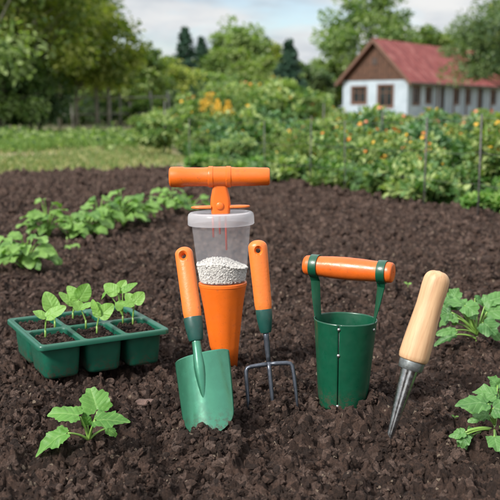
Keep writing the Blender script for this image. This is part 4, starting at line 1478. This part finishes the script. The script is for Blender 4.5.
def place_bush(kind, name, loc, sc_, label, cat, group, nfl=0, cols=('orange',), seed=0, fs_=1.0):
    rng = np.random.default_rng(seed)
    f, s_, cc, h_, r_ = kind[int(rng.integers(0, len(kind)))]
    root = empty(name, loc, rng.uniform(0, 2 * PI)); root.scale = (sc_, sc_, sc_ * rng.uniform(.88, 1.15))
    tag(root, label, cat, group)
    link('foliage', f, None, root); link('stem', s_, None, root)
    wz = np.maximum(cc[:, 2], 0) ** 1.5; wz = wz / wz.sum()
    for i in range(nfl):
        q3 = cc[int(rng.choice(len(cc), p=wz))]
        q3 = np.array(q3) + np.array([rng.uniform(-.2, .2) * r_, rng.uniform(-.2, .2) * r_, h_ * rng.uniform(.12, .24)])
        q3[2] = min(q3[2], h_ * 1.03)
        col = cols[int(rng.integers(0, len(cols)))]
        o = link('flower', FL[col], None, root, tuple(q3))
        o.rotation_euler = (rng.uniform(-.9, 1.2), rng.uniform(-.9, .9), 0)
        q = fs_ * rng.uniform(.7, 1.3); o.scale = (q, q, q)
    return root


rng = np.random.default_rng(91)
taken = []


def try_spot(x, y, gap):
    for a, b, g in taken:
        if (a - x) ** 2 + (b - y) ** 2 < (gap * .5 + g * .5) ** 2: return False
    taken.append((x, y, gap)); return True


# front edge of low bright plants
c = 0
for x in np.arange(-1.1, 2.6, .23):
    for row in range(2 if rng.random() < .35 else 1):
        xx = x + rng.uniform(-.06, .06); y = float(edge_y(np.array([xx]))[0]) + .18 + row * .27 + rng.uniform(-.05, .08)
        if xx > y * .36 + .1 or xx < -.117 * y + .3: continue
        try_spot(xx, y, .22)
        place_bush(K_LOW, 'edging_plant', (xx, y, -.045), rng.uniform(.5, 1.35), 'low bright green plant edging the flower garden along the dug soil', 'plant', 'low plants edging the dug soil', 0 if rng.random() < .8 else 1, ('orange', 'yellow'), 1000 + c, .8)
        c += 1
# marigolds and broad leaved plants
spots = 0; tries = 0
while spots < 150 and tries < 9000:
    tries += 1
    y = math.sqrt(rng.uniform(4.4 ** 2, 13.5 ** 2)); x = rng.uniform(-.18, .37) * y
    e = float(edge_y(np.array([x]))[0])
    if y < e + .55 or x < -.117 * y + .45: continue
    gap = .34 + .022 * (y - 4)
    if not try_spot(x, y, gap): continue
    px_ = 250 + x / y * FPX
    broad = vnoise(np.array([x * 1.1]), np.array([y * .9]), 66)[0] > .08
    s_ = rng.uniform(.62, 1.16) * (.95 if y < 6.5 else .98)
    if px_ < 330: s_ *= .85 + .012 * (y - 5)
    if y - e < 1.0: s_ *= .78
    if broad:
        place_bush(K_BROAD, 'vegetable_plant', (x, y, -.05), s_, 'broad leaved blue green vegetable plant among the marigolds', 'plant', 'broad leaved plants in the flower garden', int(rng.integers(0, 4)), ('orange', 'yellow'), 2000 + spots, .8)
    else:
        nf = int(rng.integers(9, 22)) if px_ > 300 else int(rng.integers(2, 9))
        place_bush(K_MARI, 'marigold_plant', (x, y, -.05), s_, 'green bushy plant dotted with small orange and yellow flowers' if nf else 'green bushy plant dotted with small orange and yellow flowers', 'plant', 'flowering bushy plants in the flower garden', max(nf, 1), ('orange', 'yellow', 'yellow', 'pink') if rng.random() < .5 else ('yellow', 'yellow', 'orange'), 3000 + spots, .52)
    spots += 1
for i in range(44):
    rr_ = np.random.default_rng(8000 + i)
    y = rr_.uniform(4.8, 12); px_ = rr_.uniform(262, 520); x = (px_ - 250) / FPX * y
    if y < float(edge_y(np.array([x]))[0]) + .6: continue
    place_bush(K_STALK, 'stalky_plant', (x, y, -.05), rr_.uniform(.68, .98), 'upright narrow plant standing up out of the flower garden', 'plant', 'upright plants among the flowers', int(rr_.integers(2, 8)), ('orange', 'yellow', 'pink', 'yellow'), 8100 + i, .8)
# taller shrubs farther back
spots = 0; tries = 0
while spots < 46 and tries < 4000:
    tries += 1
    y = rng.uniform(14, 30); x = rng.uniform(-.125, .40) * y
    if not try_spot(x, y, .95): continue
    px_ = 250 + x / y * FPX
    s_ = rng.uniform(.8, 1.15)
    if 235 < px_ < 312: s_ *= 1.25
    elif px_ > 300: s_ *= .50
    else: s_ *= .95
    place_bush(K_TALL, 'garden_shrub', (x, y, -.05), s_, 'loose green garden shrub with scattered orange blooms towards the hedgerow', 'shrub', 'shrubs at the back of the garden', int(rng.integers(3, 10)), ('orange', 'yellow', 'pink'), 4000 + spots, 1.3)
    spots += 1
for i in range(34):
    rr_ = np.random.default_rng(7000 + i)
    y = rr_.uniform(8.6, 15); px_ = rr_.uniform(152, 262); x = (px_ - 250) / FPX * y
    if not try_spot(x, y, .42): continue
    place_bush(K_TALL, 'garden_shrub', (x, y, -.05), rr_.uniform(.42, .72), 'loose green shrub in the part of the garden beside the grass strip', 'shrub', 'shrubs beside the grass strip', int(rr_.integers(0, 7)), ('yellow', 'orange', 'pink'), 7100 + i, 1.1)
# goldenrod: yellow plumes
for i, (px_, d, hgt) in enumerate(((214, 13.5, .72), (206, 14.5, .60), (222, 12.6, .62), (262, 20, 1.05))):
    rng2 = np.random.default_rng(600 + i)
    g = gp(px_, d); root = empty('goldenrod', g)
    tag(root, ['tall goldenrod with the brightest yellow plume behind the orange grip', 'goldenrod with small plume beside the tallest yellow one', 'short goldenrod with orange yellow head above the grip', 'distant goldenrod in the middle of the garden'][i], 'flower')
    mb = MB(); Pp = []
    for k in range(6):
        dx = rng2.uniform(-.14, .14); dy = rng2.uniform(-.1, .1); ht = hgt * rng2.uniform(.85, 1.08)
        mb.tube([(0, 0, 0), (dx * .5, dy * .5, ht * .6), (dx, dy, ht)], [.006, .005, .002], 5)
        m_ = 70
        t = rng2.random(m_); Pp.append(np.stack([dx + rng2.normal(size=m_) * .035 * (1.2 - t), dy + rng2.normal(size=m_) * .035 * (1.2 - t), ht - .14 + t * .17], 1))
    mb.build('stem', M['stem'], root)
    P = np.concatenate(Pp); V, F, rnd = leaf_cloud(P, np.tile([0, 0, .5], (len(P), 1)), .028, rng2)
    tag(link('plume', mesh_np('plume', V, F, {'rnd': ('POINT', rnd)}, smooth=False), M['petal_yellow'], root), kind='stuff')
    nl = 260; zz3 = rng2.random(nl) * hgt * .8; a = rng2.uniform(0, 2 * PI, nl)
    P = np.stack([np.cos(a) * .08, np.sin(a) * .08, zz3], 1); V, F, rnd = leaf_cloud(P, np.stack([np.cos(a), np.sin(a), a * 0 + .3], 1), .08, rng2)
    link('foliage', mesh_np('foliage', V, F, {'rnd': ('POINT', rnd)}, smooth=False), M['leaf_bush'], root)

# ------------------------------------------------------------------ wire fence in the garden
M['fencemetal'] = simple('rusty_dark_iron', (.10, .095, .09), .7, .35, 40, metallic=.4)
M['greywood'] = simple('weathered_fence_wood', (.22, .205, .185), .9, .3, 14, bmp=.5, bscale=40)
wf = empty('wire_fence', (0, 0, 0)); tag(wf, 'thin wire fence on dark rods along the edge of the flower garden', 'fence')
posts = []
for (px_, pyb, pyt) in ((190, 170, 118), (265, 180, 120), (310, 186, 116), (345, 190, 120), (424, 203, 117), (478, 213, 114), (530, 220, 116)):
    b = ground(px_, pyb); zt = aty(px_, pyt, b.y).z
    mb = MB(); lean = random.uniform(-.01, .01)
    mb.tube([(b.x, b.y, -.08), (b.x + lean, b.y, zt)], .0045 if px_ > 400 else .003, 8)
    mb.build('post', M['fencemetal'], wf)
    posts.append((b.x, b.y, zt))
for f in (.97, .62, .30):
    mb = MB()
    P = []
    for i in range(len(posts) - 1):
        a, b = Vector(posts[i]), Vector(posts[i + 1])
        for k in range(6):
            t = k / 6; p = a.lerp(b, t); P.append((p.x, p.y - .006, p.z * f - .012 * math.sin(PI * t)))
    mb.tube(P, .0011, 5); mb.build('wire', M['fencemetal'], wf)
# single tall rods farther back
for (px_, d, hgt, lab) in ((165, 9.5, .62, 'slim dark stake standing at the grass edge of the garden'), (322, 10, .60, 'thin stake in the flowers before the cottage gable'), (380, 8.5, .52, 'thin stake among marigolds in front of the cottage corner')):
    g = gp(px_, d); mb = MB(); mb.tube([(0, 0, -.1), (.01, 0, hgt)], [.008, .007], 8)
    o = mb.build('garden_stake', M['fencemetal']); o.location = g; tag(o, lab, 'stake')

# wooden fence beneath the orchard trees
pf = empty('picket_fence', (0, 0, 0)); tag(pf, 'weathered grey wooden fence beneath the orchard trees', 'fence')
xs = np.array([-6.6, -6.15, -5.8, -5.15, -4.9, -4.4, -4.1, -3.6, -3.05, -2.75, -2.3, -1.9])
pp = []
for i, x in enumerate(xs):
    y = 20.5 - (x + 2) * -.25
    hgt = random.uniform(.6, 1.25)
    mb = MB(); mb.tube([(x, y, -.1), (x + random.uniform(-.16, .16), y + random.uniform(-.1, .1), hgt)], [.028, .02], 7); mb.build('post', M['greywood'], pf)
    pp.append((x, y))
for zr in (.35, .72):
    mb = MB(); mb.box(((xs[0] + xs[-1]) / 2, 20.46 + ((xs[0] + xs[-1]) / 2 + 2) * .25, zr), (xs[-1] - xs[0], .03, .07), None)
    a = Vector((xs[0], 20.5 + (xs[0] + 2) * .25 - .07, zr)); b = Vector((xs[-1], 20.5 + (xs[-1] + 2) * .25 - .07, zr + .03))
    mb = MB(); mb.tube([a, (a + b) / 2 - Vector((0, 0, .03)), b], .017, 6); mb.build('rail', M['greywood'], pf)

# ------------------------------------------------------------------ cottage
def wall_mat():
    m, nt, bs, out = new_mat('whitewashed_wall')
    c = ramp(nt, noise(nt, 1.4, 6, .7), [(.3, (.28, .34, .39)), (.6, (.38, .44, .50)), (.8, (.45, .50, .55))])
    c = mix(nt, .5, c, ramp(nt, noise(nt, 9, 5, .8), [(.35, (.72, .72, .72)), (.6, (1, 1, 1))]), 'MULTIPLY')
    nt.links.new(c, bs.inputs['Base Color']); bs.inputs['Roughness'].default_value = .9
    bump(nt, bs, noise(nt, 18, 4), .3, .01)
    return m


def roof_mat():
    m, nt, bs, out = new_mat('red_metal_roof')
    c = ramp(nt, noise(nt, 1.1, 6, .75), [(.32, (.10, .016, .014)), (.5, (.20, .034, .029)), (.68, (.30, .11, .095))])
    c = mix(nt, .5, c, ramp(nt, noise(nt, 7, 5, .8), [(.35, (.7, .7, .7)), (.65, (1.15, 1.15, 1.15))]), 'MULTIPLY')
    nt.links.new(c, bs.inputs['Base Color']); bs.inputs['Roughness'].default_value = .55
    return m


M['white_wall'] = wall_mat(); M['roof'] = roof_mat()
M['brownplank'] = simple('brown_gable_boards', (.075, .034, .019), .8, .6, 5, bmp=.5, bscale=10)
M['brownframe'] = simple('brown_window_frame', (.11, .055, .035), .7, .2, 10)
M['darkfascia'] = simple('dark_fascia', (.05, .035, .03), .8, .2, 10)
m, nt, bs, out = new_mat('dark_glass'); bs.inputs['Base Color'].default_value = (.02, .024, .026, 1); bs.inputs['Roughness'].default_value = .08; M['glass'] = m
nt.links.new(ramp(nt, noise(nt, 2), [(.3, (.012, .014, .015)), (.7, (.035, .040, .042))]), bs.inputs['Base Color'])

corner = Vector((10.03, 55.0, -.055))
lx = Vector((-.80, .60, 0)); ly = Vector((.597, .802, 0))      # along gable wall (to the left), along the long wall (away)
hm = Matrix((lx, ly, Vector((0, 0, 1)))).transposed().to_4x4(); hm.translation = corner
# lx x ly = must be checked for handedness
if lx.cross(ly).z < 0:
    # mirrored frame: build in a proper right-handed one with x = -lx
    hm = Matrix((-lx, ly, Vector((0, 0, 1)))).transposed().to_4x4(); hm.translation = corner
    SX = -1
else:
    SX = 1
ho = empty('cottage', mat=hm)
tag(ho, 'white cottage with red roof and brown boarded gable behind the garden', 'house')
GW, HL, EH, RH = 4.75, 17.5, 2.38, 4.80
def X(v): return SX * v


def wall_with_holes(name, length, height, holes, place, thick=.25, mat=None):
    """holes (a0,a1,z0,z1) along the wall; place(a, depth, z) -> local point"""
    mb = MB()
    xs_ = sorted({0, length, *[h[0] for h in holes], *[h[1] for h in holes]}); zs_ = sorted({0, height, *[h[2] for h in holes], *[h[3] for h in holes]})
    for i in range(len(xs_) - 1):
        for j in range(len(zs_) - 1):
            xa, xb, za, zb = xs_[i], xs_[i + 1], zs_[j], zs_[j + 1]
            if any(xa >= h[0] - 1e-6 and xb <= h[1] + 1e-6 and za >= h[2] - 1e-6 and zb <= h[3] + 1e-6 for h in holes): continue
            mb.add([place(xa, 0, za), place(xb, 0, za), place(xb, 0, zb), place(xa, 0, zb)], [(0, 1, 2, 3)])
    for h in holes:
        P = [place(h[0], 0, h[2]), place(h[1], 0, h[2]), place(h[1], 0, h[3]), place(h[0], 0, h[3])]
        Q = [place(h[0], thick, h[2]), place(h[1], thick, h[2]), place(h[1], thick, h[3]), place(h[0], thick, h[3])]
        mb.add(P + Q, [(k, (k + 1) % 4, 4 + (k + 1) % 4, 4 + k) for k in range(4)])
    return mb.build(name, mat or M['white_wall'], ho, smooth=False)


def window(name, h, place, cross=True):
    a0_, a1_, z0_, z1_ = h
    mb = MB(); t = .09
    def bar(xa, xb, za, zb, d0=.06, d1=.16):
        V = [place(a_, d_, z_) for a_ in (xa, xb) for d_ in (d0, d1) for z_ in (za, zb)]
        mb.add(V, [(0, 1, 3, 2), (4, 6, 7, 5), (0, 4, 5, 1), (2, 3, 7, 6), (0, 2, 6, 4), (1, 5, 7, 3)])
    bar(a0_, a0_ + t, z0_, z1_); bar(a1_ - t, a1_, z0_, z1_); bar(a0_ + t, a1_ - t, z0_, z0_ + t); bar(a0_ + t, a1_ - t, z1_ - t, z1_)
    if cross:
        c_ = (a0_ + a1_) / 2; bar(c_ - .03, c_ + .03, z0_ + t, z1_ - t, .08, .14); zc_ = z0_ + (z1_ - z0_) * .68
        bar(a0_ + t, c_ - .03, zc_ - .025, zc_ + .025, .08, .14); bar(c_ + .03, a1_ - t, zc_ - .025, zc_ + .025, .08, .14)
    f = mb.build(name, M['brownframe'], ho, smooth=False)
    m2 = MB(); m2.add([place(a0_ + .02, .11, z0_ + .02), place(a1_ - .02, .11, z0_ + .02), place(a1_ - .02, .11, z1_ - .02), place(a0_ + .02, .11, z1_ - .02)], [(0, 1, 2, 3)])
    m2.build('pane', M['glass'], f, smooth=False)
    # proud surround
    m3 = MB()
    for xa, xb, za, zb in ((a0_ - .09, a0_, z0_ - .09, z1_ + .09), (a1_, a1_ + .09, z0_ - .09, z1_ + .09), (a0_, a1_, z1_, z1_ + .09), (a0_, a1_, z0_ - .09, z0_)):
        V = [place(a_, d_, z_) for a_ in (xa, xb) for d_ in (-.03, .0) for z_ in (za, zb)]
        m3.add(V, [(0, 1, 3, 2), (4, 6, 7, 5), (0, 4, 5, 1), (2, 3, 7, 6), (0, 2, 6, 4), (1, 5, 7, 3)])
    m3.build('surround', M['brownframe'], f, smooth=False)


gpl = lambda a_, d_, z_: (X(a_), d_, z_)                 # gable wall, outside is -y
lpl = lambda a_, d_, z_: (X(d_), a_, z_)                 # long wall, outside is x = 0 side
gh = [(1.05, 2.10, .62, 1.98), (3.0, 4.05, .85, 1.90)]
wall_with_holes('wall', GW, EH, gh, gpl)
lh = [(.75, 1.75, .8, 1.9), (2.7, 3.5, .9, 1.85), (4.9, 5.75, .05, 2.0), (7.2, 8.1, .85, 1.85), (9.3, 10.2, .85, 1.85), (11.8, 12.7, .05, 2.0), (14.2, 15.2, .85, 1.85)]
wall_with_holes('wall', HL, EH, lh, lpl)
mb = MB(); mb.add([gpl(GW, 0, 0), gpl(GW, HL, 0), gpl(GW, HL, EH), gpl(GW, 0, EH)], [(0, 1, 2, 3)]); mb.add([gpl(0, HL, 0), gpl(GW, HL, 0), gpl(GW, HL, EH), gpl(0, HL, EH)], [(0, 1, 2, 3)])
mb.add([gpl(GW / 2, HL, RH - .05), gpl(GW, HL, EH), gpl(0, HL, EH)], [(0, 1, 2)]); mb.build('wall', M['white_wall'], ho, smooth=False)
for h_ in gh: window('window', h_, gpl)
for q, h_ in enumerate(lh):
    if h_[2] < .1:
        m2 = MB(); m2.add([lpl(h_[0], .12, h_[2]), lpl(h_[1], .12, h_[2]), lpl(h_[1], .12, h_[3]), lpl(h_[0], .12, h_[3])], [(0, 1, 2, 3)])
        d_ = m2.build('door', M['darkfascia'], ho, smooth=False)
    else: window('window', h_, lpl)
# boarded gable, slightly proud, of separate vertical boards in one panel
mb = MB()
nb = 26
for i in range(nb):
    a0_, a1_ = GW * i / nb + .008, GW * (i + 1) / nb - .008
    zt0 = EH + (RH - EH) * (1 - abs(a0_ - GW / 2) / (GW / 2)) - .1; zt1 = EH + (RH - EH) * (1 - abs(a1_ - GW / 2) / (GW / 2)) - .1
    zt0 = max(zt0, EH + .02); zt1 = max(zt1, EH + .02); dd = -.05 + .012 * (i % 2)
    V = [gpl(a0_, dd, EH - .04), gpl(a1_, dd, EH - .04), gpl(a1_, dd, zt1), gpl(a0_, dd, zt0), gpl(a0_, .04, EH - .04), gpl(a1_, .04, EH - .04), gpl(a1_, .04, zt1), gpl(a0_, .04, zt0)]
    mb.add(V, [(0, 1, 2, 3), (4, 7, 6, 5), (0, 4, 5, 1), (1, 5, 6, 2), (2, 6, 7, 3), (3, 7, 4, 0)])
gb = mb.build('gable_boards', M['brownplank'], ho, smooth=False)
m2 = MB(); m2.box((X(GW / 2), -.06, EH + 1.15), (.38, .06, .42)); m2.build('vent', M['darkfascia'], gb, smooth=False)
# roof slabs with seams
for side in (0, 1):
    mb = MB()
    ov = .38; ovf = .40
    sl_ = (RH - EH) / (GW / 2)
    a_e = -ov if side == 0 else GW + ov; z_e = EH - ov * sl_ + .08
    a_r = GW / 2; z_r = RH + .08
    P = [(a_e, -ovf, z_e), (a_e, HL + .3, z_e), (a_r, HL + .3, z_r), (a_r, -ovf, z_r)]
    up_ = .10
    V = [gpl(*p) for p in P] + [gpl(p[0], p[1], p[2] + up_) for p in P]
    mb.add(V, [(0, 1, 2, 3), (4, 7, 6, 5), (0, 4, 5, 1), (1, 5, 6, 2), (2, 6, 7, 3), (3, 7, 4, 0)])
    ns = 34
    for i in range(ns):
        y0_ = -ovf + (HL + .3 + ovf) * (i + .5) / ns
        q = [(a_e, y0_ - .025, z_e + up_ - .01), (a_e, y0_ + .025, z_e + up_ - .01), (a_r, y0_ + .025, z_r + up_ - .01), (a_r, y0_ - .025, z_r + up_ - .01)]
        V = [gpl(*p) for p in q] + [gpl(p[0], p[1], p[2] + .06) for p in q]
        mb.add(V, [(0, 1, 2, 3), (4, 7, 6, 5), (0, 4, 5, 1), (1, 5, 6, 2), (2, 6, 7, 3), (3, 7, 4, 0)])
    rf = mb.build('roof', M['roof'], ho, smooth=False)
    # verge board
    m2 = MB()
    q = [(a_e, -ovf - .03, z_e - .16), (a_r, -ovf - .03, z_r - .16), (a_r, -ovf - .03, z_r + .11), (a_e, -ovf - .03, z_e + .11)]
    V = [gpl(*p) for p in q] + [gpl(p[0], p[1] + .028, p[2]) for p in q]
    m2.add(V, [(0, 1, 2, 3), (4, 7, 6, 5), (0, 4, 5, 1), (1, 5, 6, 2), (2, 6, 7, 3), (3, 7, 4, 0)])
    m2.build('verge_board', M['brownframe'], rf, smooth=False)
    m2 = MB(); m2.tube([gpl(a_e + (-.06 if side == 0 else .06), -ovf, z_e + .02), gpl(a_e + (-.06 if side == 0 else .06), HL + .3, z_e + .02)], .06, 8)
    m2.build('gutter', M['darkfascia'], rf)
# porch posts along the long wall
for a_ in (3.9, 6.6, 8.8, 11.0, 13.5):
    m2 = MB(); m2.box(gpl(-.28, a_, 1.05), (.10, .10, 2.1)); m2.build('porch_post', M['brownframe'], ho, smooth=False)

sc.cycles.max_bounces = 8
sc.cycles.transparent_max_bounces = 12
sc.cycles.use_denoising = True
sc.cycles.caustics_reflective = False; sc.cycles.caustics_refractive = False
